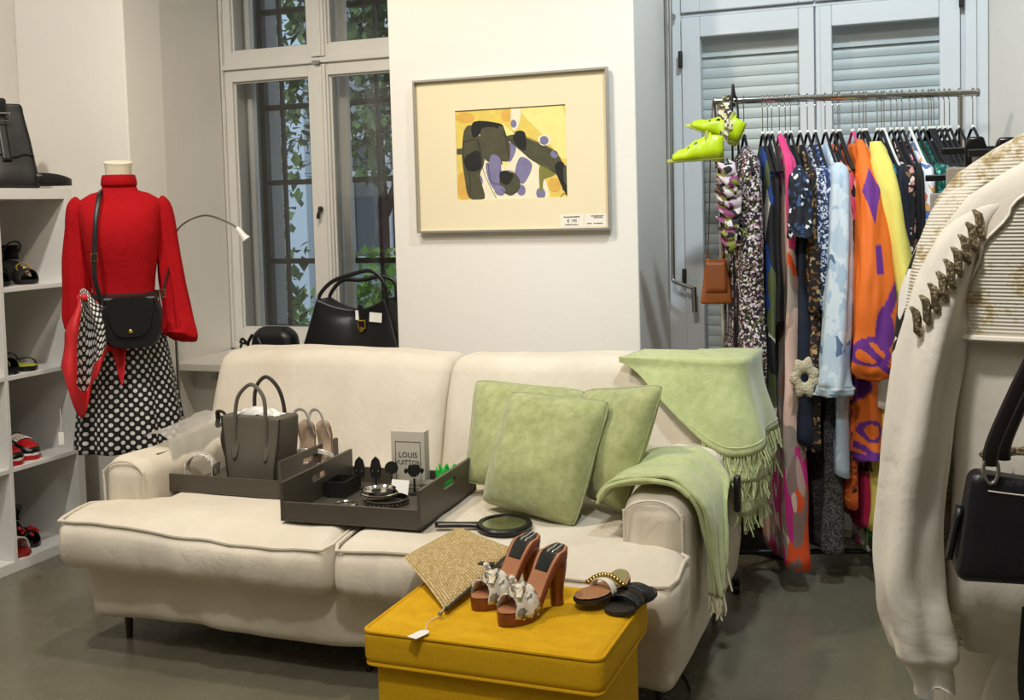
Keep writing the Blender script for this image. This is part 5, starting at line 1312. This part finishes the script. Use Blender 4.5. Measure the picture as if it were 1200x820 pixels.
# orange kaftan with purple print
OR, PU = '#e8701c', '#6a2a86'
def seg(px, py, ax, ay, bx, by):
    dx, dy = bx-ax, by-ay; k = max(0, min(1, ((px-ax)*dx+(py-ay)*dy)/(dx*dx+dy*dy))); return math.hypot(px-ax-k*dx, py-ay-k*dy)
def kaf(th, u):
    s_ = math.cos(th)*.075 if math.sin(th) < .35 else -9; y = u*.86                      # across, down in metres
    if s_ == -9: return PU if (math.sin(y*14)+math.cos(th*3) > 1.1) else OR
    if abs(s_+.0)/.052+abs(y-.265)/.075 < 1: return PU
    if abs(s_-.012) < .017 and abs(y-.405) < .028: return PU
    d = math.hypot(s_+.022, y-.62)
    if .042 < d < .060: return PU
    if math.hypot((s_-.02)/.03, (y-.55)/.055) < 1: return PU
    if min(seg(s_, y, -.05, .58, .02, .66), seg(s_, y, .02, .52, .08, .44), seg(s_, y, .0, .66, .06, .76)) < .013: return PU
    return OR
KAF = vcol('kaftan_print')
t = wear('kaftan', 'bright orange kaftan with purple geometric print and full sleeve', 'kaftan', 1000, 0, True, PLMG, 'pink hanger carrying the orange kaftan'); 
def kaf2(th, u):
    s_ = math.cos(th)*.06; y = u*1.1
    if .028 < math.hypot(s_*1.3+.01, y-.98)-0 < .045 or min(seg(s_, y, -.05, 1.04, .05, 1.10), seg(s_, y, -.06, .88, -.02, .80)) < .012: return PU
    if y > 1.075 or math.hypot(s_+.03, y-.80) < .03: return PU
    return OR
body(t, KAF, 1.24, .19, .255, .022, .062, .010, 4, seed=14, colfn=kaf2, rows=150, y0=-.01)
hang_sleeve(t, KAF, [(0, -.09, -.155), (0, -.15, -.22), (-.003, -.235, -.36), (-.008, -.295, -.60), (-.012, -.31, -.82), (-.010, -.30, -.92), (-.008, -.29, -.955)], [(0, .010, .02), (.12, .020, .03), (.3, .044, .05), (.6, .068, .06), (.82, .072, .065), (.94, .055, .05), (1, .012, .03)], n=130, seed=8, folds=4, amp=.08, colfn=kaf)
t = wear('pink_shirt', 'hot pink shirt showing between the kaftan and yellow shirt', 'shirt', 1008); body(t, PINK, .8, .2, .2, seed=15); std_sleeves(t, PINK, .3, .026, seed=2)
t = wear('gold_top', 'black and gold lame print top below the orange kaftan', 'top', 1004, hang=False); body(t, GOLDP, 1.30, .15, .20, .02, .045, seed=16, top=-.85, neck=.14)
t = wear('crimson_dress', 'crimson silk dress hanging below the kaftan hem', 'dress', 1003, hang=False); body(t, MAG, 1.50, .12, .17, .02, .034, seed=17, top=-.55, neck=.1)
t = wear('rings_print_top', 'white top with coloured ring print behind the kaftan sleeve', 'top', 1013); body(t, WMUL, 1.06, .19, .235, .02, .05, seed=18)
t = wear('yellow_shirt_dress', 'lemon yellow shirt dress with elbow sleeve', 'dress', 1016); body(t, YELL, 1.50, .2, .215, .02, .045, .010, 4, seed=19)
hang_sleeve(t, YELL, [(0, -.12, -.165), (0, -.19, -.235), (.012, -.24, -.36), (.035, -.285, -.58), (.055, -.31, -.735)], [(0, .018, .03), (.15, .028, .045), (.5, .038, .055), (1, .050, .062)], seed=9, folds=3)
t = wear('green_floral_dress', 'green and pink floral dress reaching almost to the floor', 'dress', 1014, hang=False); body(t, GFLO, 1.60, .12, .20, .02, .04, .010, seed=20, top=-.6, neck=.1)
t = wear('teal_print_dress', 'teal and rust print dress beside the yellow shirt dress', 'dress', 1029); body(t, TEAL, .98, .2, .21, seed=21); std_sleeves(t, TEAL, .45, .022, seed=3)
WHH = mat('white_plastic', '#e6e4df', .4)
t = wear('blue_blouse', 'mid blue blouse on a white hanger', 'blouse', 1037, 0, True, WHH, 'white hanger holding the blue blouse'); body(t, C_('mid_blue', '#2f5a94'), .7, .2, .2, seed=22); std_sleeves(t, NAVY, .55, .026, seed=4)
t = wear('rose_print_dress', 'black dress with pale rose print on the rail', 'dress', 1045); body(t, BKFL, 1.15, .2, .225, .016, .03, seed=23); std_sleeves(t, BKFL, .62, .026, seed=6)
t = wear('black_red_dress', 'black dress with a red side stripe on the rail', 'dress', 1052); body(t, BLK, 1.12, .2, .21, seed=24); hang_sleeve(t, C_('red_stripe', '#c23a26'), [(0, -.205, -.33), (0, -.215, -.42), (0, -.215, -.56)], [(0, .005, .006), (.5, .012, .012), (1, .006, .008)], name='stripe')
t = wear('pink_floral_blouse', 'pink floral blouse with dark ground on the rail', 'blouse', 1058); body(t, printed('pink_dark_floral', [(0, '#171318'), (.4, '#d98aa0'), (.6, '#efd9cf'), (.75, '#221a20'), (.9, '#8a5a70')], 60, .8, .5), .8, .2, .2, seed=25); std_sleeves(t, BLK, .5, .02, seed=1)
t = wear('sketch_print_shirt', 'white shirt with blue and coral sketch print on a white hanger', 'shirt', 1067, 0, True, WHH, 'white hanger holding the sketch print shirt'); body(t, WHP, .98, .2, .21, seed=26); std_sleeves(t, WHP, .5, .028, seed=2)
t = wear('green_satin_top', 'bottle green satin top beside the sequin dress', 'top', 1074); body(t, C_('bottle_green', '#0f5a44'), .7, .2, .2, seed=27); std_sleeves(t, DGRN, .4, .022, seed=3)
t = wear('sequin_dress', 'sparkling green sequin dress on the rail', 'dress', 1082); body(t, SEQ, 1.02, .2, .21, .018, .028, seed=28); std_sleeves(t, SEQ, .62, .034, seed=5, ry=.04)
for i, (px, L_, nm, lb, sl) in enumerate(((1089, .85, 'black_blouse', 'black long sleeve blouse right beside the sequin dress', .5), (1095, 1.1, 'black_dress', 'black sleeveless dress between black blouses on the rail', 0), (1101, .8, 'black_shirt', 'black shirt with slim sleeve in the black group', .45), (1107, .95, 'black_tunic', 'black tunic in the middle of the black group', .55), (1113, 1.2, 'black_long_dress', 'long black dress at the end of the black group', .6))):
    t = wear(nm, lb, 'top' if L_ < 1 else 'dress', px); body(t, BLK, L_, .2, .21, .016, .026, seed=30+i)
    if sl: std_sleeves(t, BLK, sl, .026, seed=i)
for px, lb in ((1124, 'empty black hanger just inside the right rail post'), (1140, 'empty black hanger at the rail tip outside the post'), (905, 'empty black hanger between the black vest and swirl maxi dress'), (985, 'empty black hanger between orange print dress and kaftan'), (1034, 'empty black hanger beside the blue blouse hanger'), (1092, 'empty black hanger among the black blouses')): put_hanger(xp(px), None, lb)

# ------------------------------------------------------------------ lime shoes and brown bag hung on the rail's left end
LIMES = mat('lime_satin', '#b9d413', .35, wr=.1)
def lime_shoe(M_, label):
    t = thing('lime_bootie', label, 'shoe', (0, 0, 0), 0, 'lime peep toe booties'); t.matrix_world = M_
    L_, W, H = .195, .072, .012; zf = lambda s_: tab([(0, H+.010), (.25, H*.8+.01), (.65, .016), (1, .014)], s_)
    footbed(L_, W, zf, lambda s_: tab([(0, .012), (1, .012)], s_)).build('sole', mat('lime_sole', '#c8d46a', .5), t)
    MB().loft([[(lerp(.026, .022, v)+lerp(.024, .013, v)*math.cos(k*PI/6), lerp(.026, .013, v)*math.sin(k*PI/6), lerp(H, 0, v)) for k in range(12)] for v in (0, .5, 1)]).build('heel', mat('lime_sole', '#c8d46a'), t)
    def up(u, v):
        s_ = lerp(.02, .90, u); a = PI*v; w_ = fw(s_, W)*1.03; h = tab([(0, .080), (.22, .088), (.45, .066), (.75, .036), (.92, .020)], s_)
        return (s_*L_, w_*math.cos(a), zf(s_)-.006+h*math.sin(a)**.55)
    b = MB(); n0, n1 = 30, 20; b.grid(up, n0, n1); keep = []
    for i in range(n0):
        for j in range(n1):
            u, v = (i+.5)/n0, (j+.5)/n1
            keep.append(not ((u < .22 and .30 < v < .70) or (.50 < u < .56 and (.20 < v < .32 or .68 < v < .80)) or (.66 < u < .71 and (.22 < v < .34 or .66 < v < .78))))
    b.f = [f for f, k in zip(b.f, keep) if k]; b.mi = [0]*len(b.f); b.build('upper', LIMES, t, ang=80, solid=.003)
    bb, th_ = strapf(L_, W, lambda s_: zf(s_)+.004, .30, .084, .012); bb.build('instep_strap', mat('lime_trim', '#8d9436', .5), t, solid=.003)
    return t
lime_shoe(Matrix.Translation((-.684, 3.80, 1.480)) @ Matrix.Rotation(math.radians(190), 4, 'Z'), 'lime peep toe bootie hanging level from the rail end')
lime_shoe(Matrix.Translation((-.655, 3.885, 1.530)) @ Matrix.Rotation(math.radians(186), 4, 'Z') @ Matrix.Rotation(math.radians(-24), 4, 'Y'), 'lime peep toe bootie hanging tilted behind its pair')
rb = thing('patterned_ribbon', 'patterned scarf ribbon tying the lime booties to the rail', 'ribbon', (-.70, 3.90, 1.70))
RIB = printed('ribbon_print', [(0, '#2a2620'), (.4, '#c9bd96'), (.7, '#6f6a3a'), (.88, '#e2ddd0')], 70, .6, .4)
for i, (dx, dy, ln) in enumerate(((0, -.012, .20), (.014, -.02, .15), (-.014, -.006, .24), (.024, .004, .11))):
    MB().tube(cr([(dx*.3, .045, .016), (dx*.5, .03+dy*.2, .0), (dx, dy-.02, -.06), (dx*1.3, dy-.045, -ln*.7), (dx*1.2, dy-.06, -ln)], 6), .008, 7, flat=.35).build('tail', RIB, rb)
MB().tube([(.014*math.cos(k*PI/8)*.2+k*.001, .055+.02*math.cos(k*PI/8), .02*math.sin(k*PI/8)) for k in range(33)], .006, 6, flat=.6).build('knot', RIB, rb)
bb_ = thing('brown_bag', 'small tan leather bag hanging by its strap at the rail end', 'bag', (-.742, 3.92, .985), math.radians(10))
BRN = mat('cognac_leather', '#8a4a17', .4, bump=.25, bscale=260)
MB().rbox((-.05, -.03, 0), (.05, .03, .155), .008, (4, 3, 5), 2, lambda x, y, z: (x*lerp(1.15, .72, z/.155), y*lerp(1.3, .7, z/.155), z)).build('body', BRN, bb_, ang=60)
MB().grid(lambda u, v: ((u-.5)*.075, -.034+.013*v-.002, .04+.115*v), 6, 6).build('flap', BRN, bb_, solid=.003)
MB().tube(cr([(-.03, 0, .15), (-.022, .0, .30), (-.012, .01, .55), (.0, .03, .72), (.012, .02, .55), (.02, .0, .30), (.03, 0, .15)], 8), .0045, 6, flat=.5).build('strap', mat('dark_brown_strap', '#4b2a14', .5), bb_)
for sx in (-1, 1): MB().tube([(sx*.03+.008*math.cos(k*PI/5), 0, .165+.010*math.sin(k*PI/5)) for k in range(10)], .002, 5, closed=True).build('ring', GOLD, bb_)
# black boot-like shoe trees and hanging dark bag low behind the sofa end
t = thing('ankle_boot', 'black ankle boot on the floor under the chrome rail', 'boot', (-.735, 4.23, 0), math.radians(-14)); L_, W = .22, .08
footbed(L_, W, lambda s_: .018, .018).build('sole', BLACKP, t)
MB().loft([[(cx+a*math.cos(k*PI/10), c*math.sin(k*PI/10), z) for k in range(20)] for z, cx, a, c in ((.016, .10, .105, .036), (.035, .10, .104, .037), (.06, .085, .085, .035), (.085, .06, .055, .034), (.12, .05, .044, .034), (.17, .05, .045, .036), (.20, .05, .048, .038))]).build('shaft', BLACKL, t)
t = thing('hanging_pouch', 'slim black pouch hanging low behind the throw blanket', 'bag', (-.67, 3.86, .50))
MB().rbox((-.03, -.02, 0), (.035, .02, .24), .014, (3, 2, 6), 3, lambda x, y, z: (x+.02*math.sin(z*9), y, z)).build('body', BLACKL, t); MB().tube(cr([(0, 0, .235), (.01, .03, .6), (.012, .07, 1.12), (.0, .075, 1.217), (-.006, .06, 1.20), (-.004, .03, .6), (.0, 0, .235)], 6), .004, 6).build('strap', BLACKL, t)
# swing tag and black holder on the throw
t = thing('price_tag', 'white price tag with string hanging from the lime throw', 'tag', (-.575, 3.02, .31))
MB().tube(cr([(-.01, .06, .14), (0, .02, .09), (0, 0, .055)], 4), .0012, 5).build('string', THREAD, t); MB().prism([(-.014, 0), (.014, 0), (.014, .045), (.006, .055), (-.006, .055), (-.014, .045)], -.001, .001, 'x').build('card', PAPER, t, smooth=False)
t = thing('hair_brush', 'oval black brush head tucked into the throw fringe', 'brush', (-.555, 3.20, .44)); MB().rbox((-.010, -.022, 0), (.010, .022, .11), .0095, (2, 3, 6), 3, lambda x, y, z: (x, y*(1-.5*(z/.11-.45)**2*4), z)).build('head', BLACKP, t)
# ------------------------------------------------------------------ near rail at the right: jackets, trousers, bag
nr = thing('garment_rail', 'dark metal garment rail carrying the cream jackets', 'clothes rail', (.275, 1.7, 0))
RAILM = mat('dark_rail', '#2b2b2c', .35, .8)
MB().tube([(0, -.85, 1.56), (0, .85, 1.56)], .014, 12).build('top_bar', RAILM, nr)
for y in (-.83, .83):
    MB().tube([(0, y, .03), (0, y, 1.555)], .013, 12).build('post', RAILM, nr); MB().rbox((-.20, y-.015, 0), (.20, y+.015, .03), .006, 2, 2).build('foot', RAILM, nr)
JX = .245
def jacket_body(t, m, Y, dz=0, dx=0, hem=.77, d0=.028, d1=.05, seed=0, name='body', w=1.0):
    rows = [(1.432, .062, .030), (1.420, .075, .034), (1.402, .105, .034), (1.375, .150, .034), (1.345, .190, .034), (1.31, .214, .034), (1.26, .216, .036), (1.15, .206, .040), (1.0, .206, .044), (.88, .212, .05), (hem+.05, .214, .05), (hem+.045, .200, .046), (hem, .196, .044)]
    rings = []
    for z, a, c in rows:
        ring = []
        for k in range(64):
            th = k*2*PI/64; f = .012*sm(1.25, .85, z)*math.sin(7*th+seed)+.008*nz(math.cos(th)*3+seed, z*5, 2)
            ring.append((a*1.11*w*math.cos(th), (c+f)*math.sin(th), z+dz-.9))
        rings.append(ring)
    return MB().loft(rings, caps=False).build(name, m, t, ang=80, solid=.004)
CREAM = mat('cream_sweat', '#e6dfd0', .9, wr=.35, wscale=6, bump=.2, bscale=350)
def foil():
    k = N('gold_foil_rib'); co = k.coord()
    f = k.noise(30, 6, co, .75); wv = k.n('ShaderNodeTexWave', wave_type='BANDS', bands_direction='Z'); wv.inputs['Scale'].default_value = 70; k.l(co, wv.inputs['Vector'])
    k.l(k.ramp(f, [(.50, '#e0d9c8'), (.56, '#bfae84'), (.66, '#95825a')]), k.b.inputs['Base Color'])
    k.l(k.ramp(f, [(.50, (0, 0, 0)), (.6, (.35, .35, .35))]), k.b.inputs['Metallic']); k.set(Roughness=.55); k.bump(wv.outputs[1], .5, .002); return k.m
FOIL = foil()
def jacket(Y, dx, dz, label, m, yoke=False, hem=.77, ins=0):
    t = thing('jacket', label, 'jacket', (JX+dx, Y, .9)); z0 = -.9+dz
    bd = jacket_body(t, m, Y, dz, hem=hem, seed=Y*7)
    P = [(-.120, .012, 1.362), (-.198, .010, 1.322), (-.234+ins*.3, -.006, 1.25), (-.258+ins*.6, -.022, 1.15), (-.276+ins, -.028, 1.02), (-.285+ins, -.032, .88), (-.274+ins, -.034, .80), (-.262+ins, -.034, .755), (-.256+ins, -.034, .73)]
    rad = [(0, .016, .020), (.10, .028, .034), (.3, .035, .042), (.5, .037, .046), (.70, .041, .046), (.82, .040, .044), (.87, .028, .030), (1, .026, .028)]
    for s_ in (1, -1):
        hang_sleeve(t, m, [(x*s_, y, z+z0) for x, y, z in P], rad, n=36, seed=Y*3+s_, folds=4, amp=.13)
    MB().loft([[(r*math.cos(k*PI/12), .62*r*math.sin(k*PI/12)+.006, z+z0) for k in range(24)] for r, z in ((.074, 1.425), (.070, 1.455), (.064, 1.46), (.066, 1.425))], loop=True).build('collar', m, t, ang=80)
    return t
def jfront(x, z):
    a = .233; c = tab([(.8, .05), (.9, .05), (1.0, .044), (1.15, .040), (1.26, .036), (1.42, .034)], z); return -(c+.012)*math.sqrt(max(.02, 1-(x/a)**2))-.005
jA = jacket(1.50, 0, 0, 'cream jacket with beaded chain motif and gold foil yoke on the near rail', CREAM)
def yoke(u, v):
    z = lerp(1.172, 1.385, v); xl = tab([(1.172, -.222), (1.22, -.218), (1.28, -.198), (1.33, -.165), (1.37, -.125), (1.385, -.11)], z)
    x = lerp(xl, .19 if z < 1.3 else .12, u); return (x, jfront(x, z), z-.9)
MB().grid(yoke, 30, 24).build('foil_yoke', FOIL, jA, ang=90, solid=.003)
MB().tube([tuple(Vector(yoke(u/30, 0))+Vector((0, -.003, 0))) for u in range(31)], .007, 7, flat=.6).build('yoke_seam', CREAM, jA)
MB().tube([tuple(Vector(yoke(0, v/24))+Vector((0, -.002, 0))) for v in range(25)], .004, 7, flat=.6).build('yoke_seam', CREAM, jA)
MB().tube([(lerp(-.14, .05, i/12), jfront(lerp(-.14, .05, i/12), 1.15-.09*i/12)-.003, 1.165-.9-.10*i/12) for i in range(13)], .005, 7, flat=.6).build('pocket_seam', CREAM, jA)
BEAD = printed('bronze_beads', [(0, '#6f6350'), (.5, '#95866a'), (.8, '#cfc09a')], 420, .3, .1, metal=.5)
def motif(x, z, y, ang, L_=.024, w_=.0075):
    b = MB(); b.loft([[(0, -.0035, 0)]*10]+[[(ww*math.cos(k*PI/5)+.006*math.sin(s_*2.2), -.0035*math.cos(s_)-.001, L_*s_/1.4+ww*.3*math.sin(k*PI/5)) for k in range(10)] for s_, ww in ((-1.35, .001), (-1.1, w_*.6), (-.5, w_), (.2, w_), (.9, w_*.7), (1.35, .001))][0:0], caps=False) if False else None
    pts = [(-.006, -1.0), (.002, -.95), (.008, -.5), (.009, 0), (.006, .5), (.001, .95), (-.004, 1.0), (-.008, .5), (-.007, 0), (-.007, -.5)]
    b.loft([[(px*.72*k_+.0045*math.sin(pz*2.6), yy, pz*L_*k_*.55) for px, pz in pts] for k_, yy in ((1, .002), (1, -.002), (.6, -.005))], M=TM((x, y, z-.9), ry=ang)); return b
def spot(x, z): return jfront(x, z)-.006
def slv(x, z):
    xc = tab([(1.15, -.258), (1.25, -.234), (1.322, -.198), (1.36, -.12)], z); yc = tab([(1.15, -.022), (1.25, -.006), (1.322, .010)], z)
    rx = .036; ry = tab([(1.15, .046), (1.25, .042), (1.322, .034)], z); q = max(0, 1-((x-xc)/rx)**2)
    return min(yc-ry*math.sqrt(q)-.004, jfront(x, z) if x > -.22 else 0)-.004
for i in range(9):
    u = i/8; X_ = lerp(-.272, -.200, u**.9); Z_ = lerp(1.195, 1.312, u)
    motif(X_, Z_, slv(X_, Z_)-.004, -.45, .036).build('bead_motif', BEAD, jA)
for i in range(7):
    X_ = lerp(-.185, .0, i/6); motif(X_, 1.035+.006*math.sin(i*2), jfront(X_, 1.035)-.012, 1.0, .03).build('bead_motif', BEAD, jA)
jB = jacket(1.60, -.012, .030, 'gold mottled cream jacket hanging behind the beaded jacket', FOIL, hem=.72, ins=.035)
jC = jacket(1.70, -.028, -.01, 'black and white zebra print shirt behind the gold jacket', ZEB, hem=.86, ins=.03)
jD = jacket(1.78, .0, -.05, 'long plain white shirt behind the zebra print shirt', mat('white_cotton', '#e2ddd2', .85, wr=.3), hem=.42, ins=.04)
# hangers of the near rail
def suit_hanger(Y, z=0, dx=0, lb=''):
    t = thing('wooden_hanger', lb, 'hanger', (JX+dx, Y, 1.40+z)); t['group'] = 'hangers of the jackets'
    MB().tube(cr([(.03, 0, .16-z), (.05, 0, .172-z), (.045, 0, .185-z), (.02, 0, .175-z), (.0, 0, .12-z*.5), (0, 0, .03)], 6), .002, 6).build('hook', WIRE, t)
    MB().tube(cr([(-.19, 0, -.085), (-.10, 0, -.02), (-.015, 0, .025), (.015, 0, .025), (.10, 0, -.02), (.19, 0, -.085)], 6), .009, 8).build('shoulders', BVEL, t)
for i, (Y, z) in enumerate(((1.50, 0), (1.60, .03), (1.70, -.02), (1.78, -.05))): suit_hanger(Y, z, (0, -.012, -.025, 0)[i], 'black suit hanger inside the '+('beaded cream jacket', 'gold mottled jacket', 'zebra print shirt', 'long white shirt')[i])
# clip hangers with trousers
CLIPB = mat('clip_black', '#0e0e0f', .3)
def clip_trousers(Y, x0, x1, ztop, m, label, drop, name='trousers'):
    h = thing('clip_hanger', 'black clip hanger holding the '+label, 'hanger', ((x0+x1)/2+.06, Y, ztop)); cx = h.location.x
    MB().box((x0-cx-.01, -.006, .022), (x1-cx+.12, .006, .034)).build('bar', CLIPB, h, smooth=False, bevel=.002)
    MB().tube(cr([(.02, 0, .03), (.02, 0, .09), (.05, 0, 1.565-ztop), (.08, 0, 1.578-ztop), (.105, 0, 1.56-ztop)], 6), .0025, 6).build('hook', WIRE, h)
    for xx in (x0-cx+.045, x1-cx-.0+.06):
        c = MB(); c.prism([(xx-.016, -.035), (xx+.016, -.035), (xx+.018, .03), (xx+.012, .05), (xx-.012, .05), (xx-.018, .03)], -.020, .018, 'y'); c = c.build('clip', CLIPB, h, bevel=.004, ang=30)
        MB().rbox((xx-.006, -.024, -.02), (xx+.006, -.019, .025), .002, 1, 2).build('spring', STEEL, c)
    t = thing(name, label+' hanging from a clip hanger on the near rail', 'trousers', (cx, Y, ztop-.5))
    rings = []
    for i in range(16):
        v = i/15; z = .5-drop*v; a0, a1 = x0-cx-.03*v, x1-cx+.10
        rings.append([(lerp(a0, a1, k/12)if k <= 12 else lerp(a1, a0, (k-12)/12), (-.014 if k <= 12 else .014)*(1+v)+.008*math.sin(k*1.7+v*3)*v, z) for k in range(25)])
    MB().loft(rings, caps=True).build('legs', m, t, ang=70); MB().box((x0-cx-.002, -.017, .445), (x1-cx+.102, .017, .5)).build('waistband', m, t, smooth=False, bevel=.004)
clip_trousers(1.90, .052, .19, 1.385, mat('beige_twill', '#cbbfa8', .85, wr=.2), 'beige twill trousers', 1.0)
clip_trousers(2.05, .012, .16, 1.395, mat('stone_twill', '#aaa293', .85, wr=.2), 'stone coloured trousers', 1.05)
clip_trousers(2.20, -.015, .15, 1.352, mat('grey_twill', '#a5a39c', .85, wr=.2), 'light grey trousers', .95)
# white trousers with cuffs at the front
t = thing('white_trousers', 'white trousers hanging low below the beaded jacket', 'trousers', (JX, 1.62, .2))
for s_ in (-1, 1): hang_sleeve(t, mat('white_cotton', '#e2ddd2'), [(s_*.06, 0, .62), (s_*.085, 0, .45), (s_*.10, 0, .1), (s_*.11, 0, -.08)], [(0, .08, .03), (.4, .105, .04), (1, .12, .045)], seed=s_+3, n=40, folds=5, amp=.06, name='leg')
t = thing('ribbed_cardigan', 'cream cardigan with deep ribbed cuffs below the navy bag', 'cardigan', (JX+.02, 1.455, .8))
hang_sleeve(t, CREAM, [(-.07, .0, .25), (-.09, -.01, .1), (-.095, -.012, -.02), (-.09, -.01, -.05), (-.085, -.008, -.14)], [(0, .03, .02), (.3, .062, .03), (.62, .07, .034), (.7, .056, .028), (1, .054, .026)], seed=3, n=40, folds=6, amp=.07)
MB().tube(cr([(-.165, -.02, .05), (-.170, -.03, -.05), (-.150, -.03, -.12), (-.13, -.03, -.25)], 6), .012, 8, flat=.4).build('black_tie', BVEL, t)
# navy leather handbag hung in front
nb = thing('shoulder_bag', 'navy black leather shoulder bag hanging in front of the cream jacket', 'bag', (.135, 1.385, .905), math.radians(6))
NAVYL = mat('navy_leather', '#0c0c14', .4, bump=.5, bscale=180, bdist=.001)
MB().rbox((-.125, -.035, 0), (.125, .035, .125), .014, (10, 4, 6), 3, lambda x, y, z: (x*lerp(1.0, .84, z/.125), y*lerp(1, .55, z/.125), z-.010*sm(.05, .125, z)*math.cos(x*13))).build('body', NAVYL, nb, ang=70)
MB().tube([(x*.0088, -.0224, .110-.010*math.cos(x*.0088*13)) for x in range(-10, 11)], .0009, 5).build('stitching', THREAD, nb)
for i, (dy, lx) in enumerate(((-.020, 0), (.012, .018))):
    MB().tube(cr([(-.085+lx, dy, .135), (-.083+lx, dy-.004, .16), (-.060+lx, dy-.008, .22), (-.03+lx, dy-.01, .29), (-.01+lx, dy-.01, .36), (.02, dy, .43), (.05, dy, .45), (.09, dy, .36), (.105, dy, .20), (.10, dy, .135)], 8), .0085, 8, flat=.55, up=(0, 1, 0)).build('handle', mat('dark_brown_leather', '#1c1416', .4), nb)
for x in (-.085, -.0, .10):
    MB().tube([(x+.008*math.cos(k*PI/8), -.022, .130+.016*math.sin(k*PI/8)) for k in range(16)], .0022, 6, closed=True).build('ring', STEEL, nb)
MB().lathe([(.006, 0), (.006, .003), (.001, .004)], 12, M=TM((-.02, -.036, .03), rx=PI/2)).build('stud', GOLD, nb)
MB().grid(lambda u, v: (-.128+.012*v, -.01+.02*u, .02+.06*v), 3, 4).build('side_tab', NAVYL, nb, solid=.006)
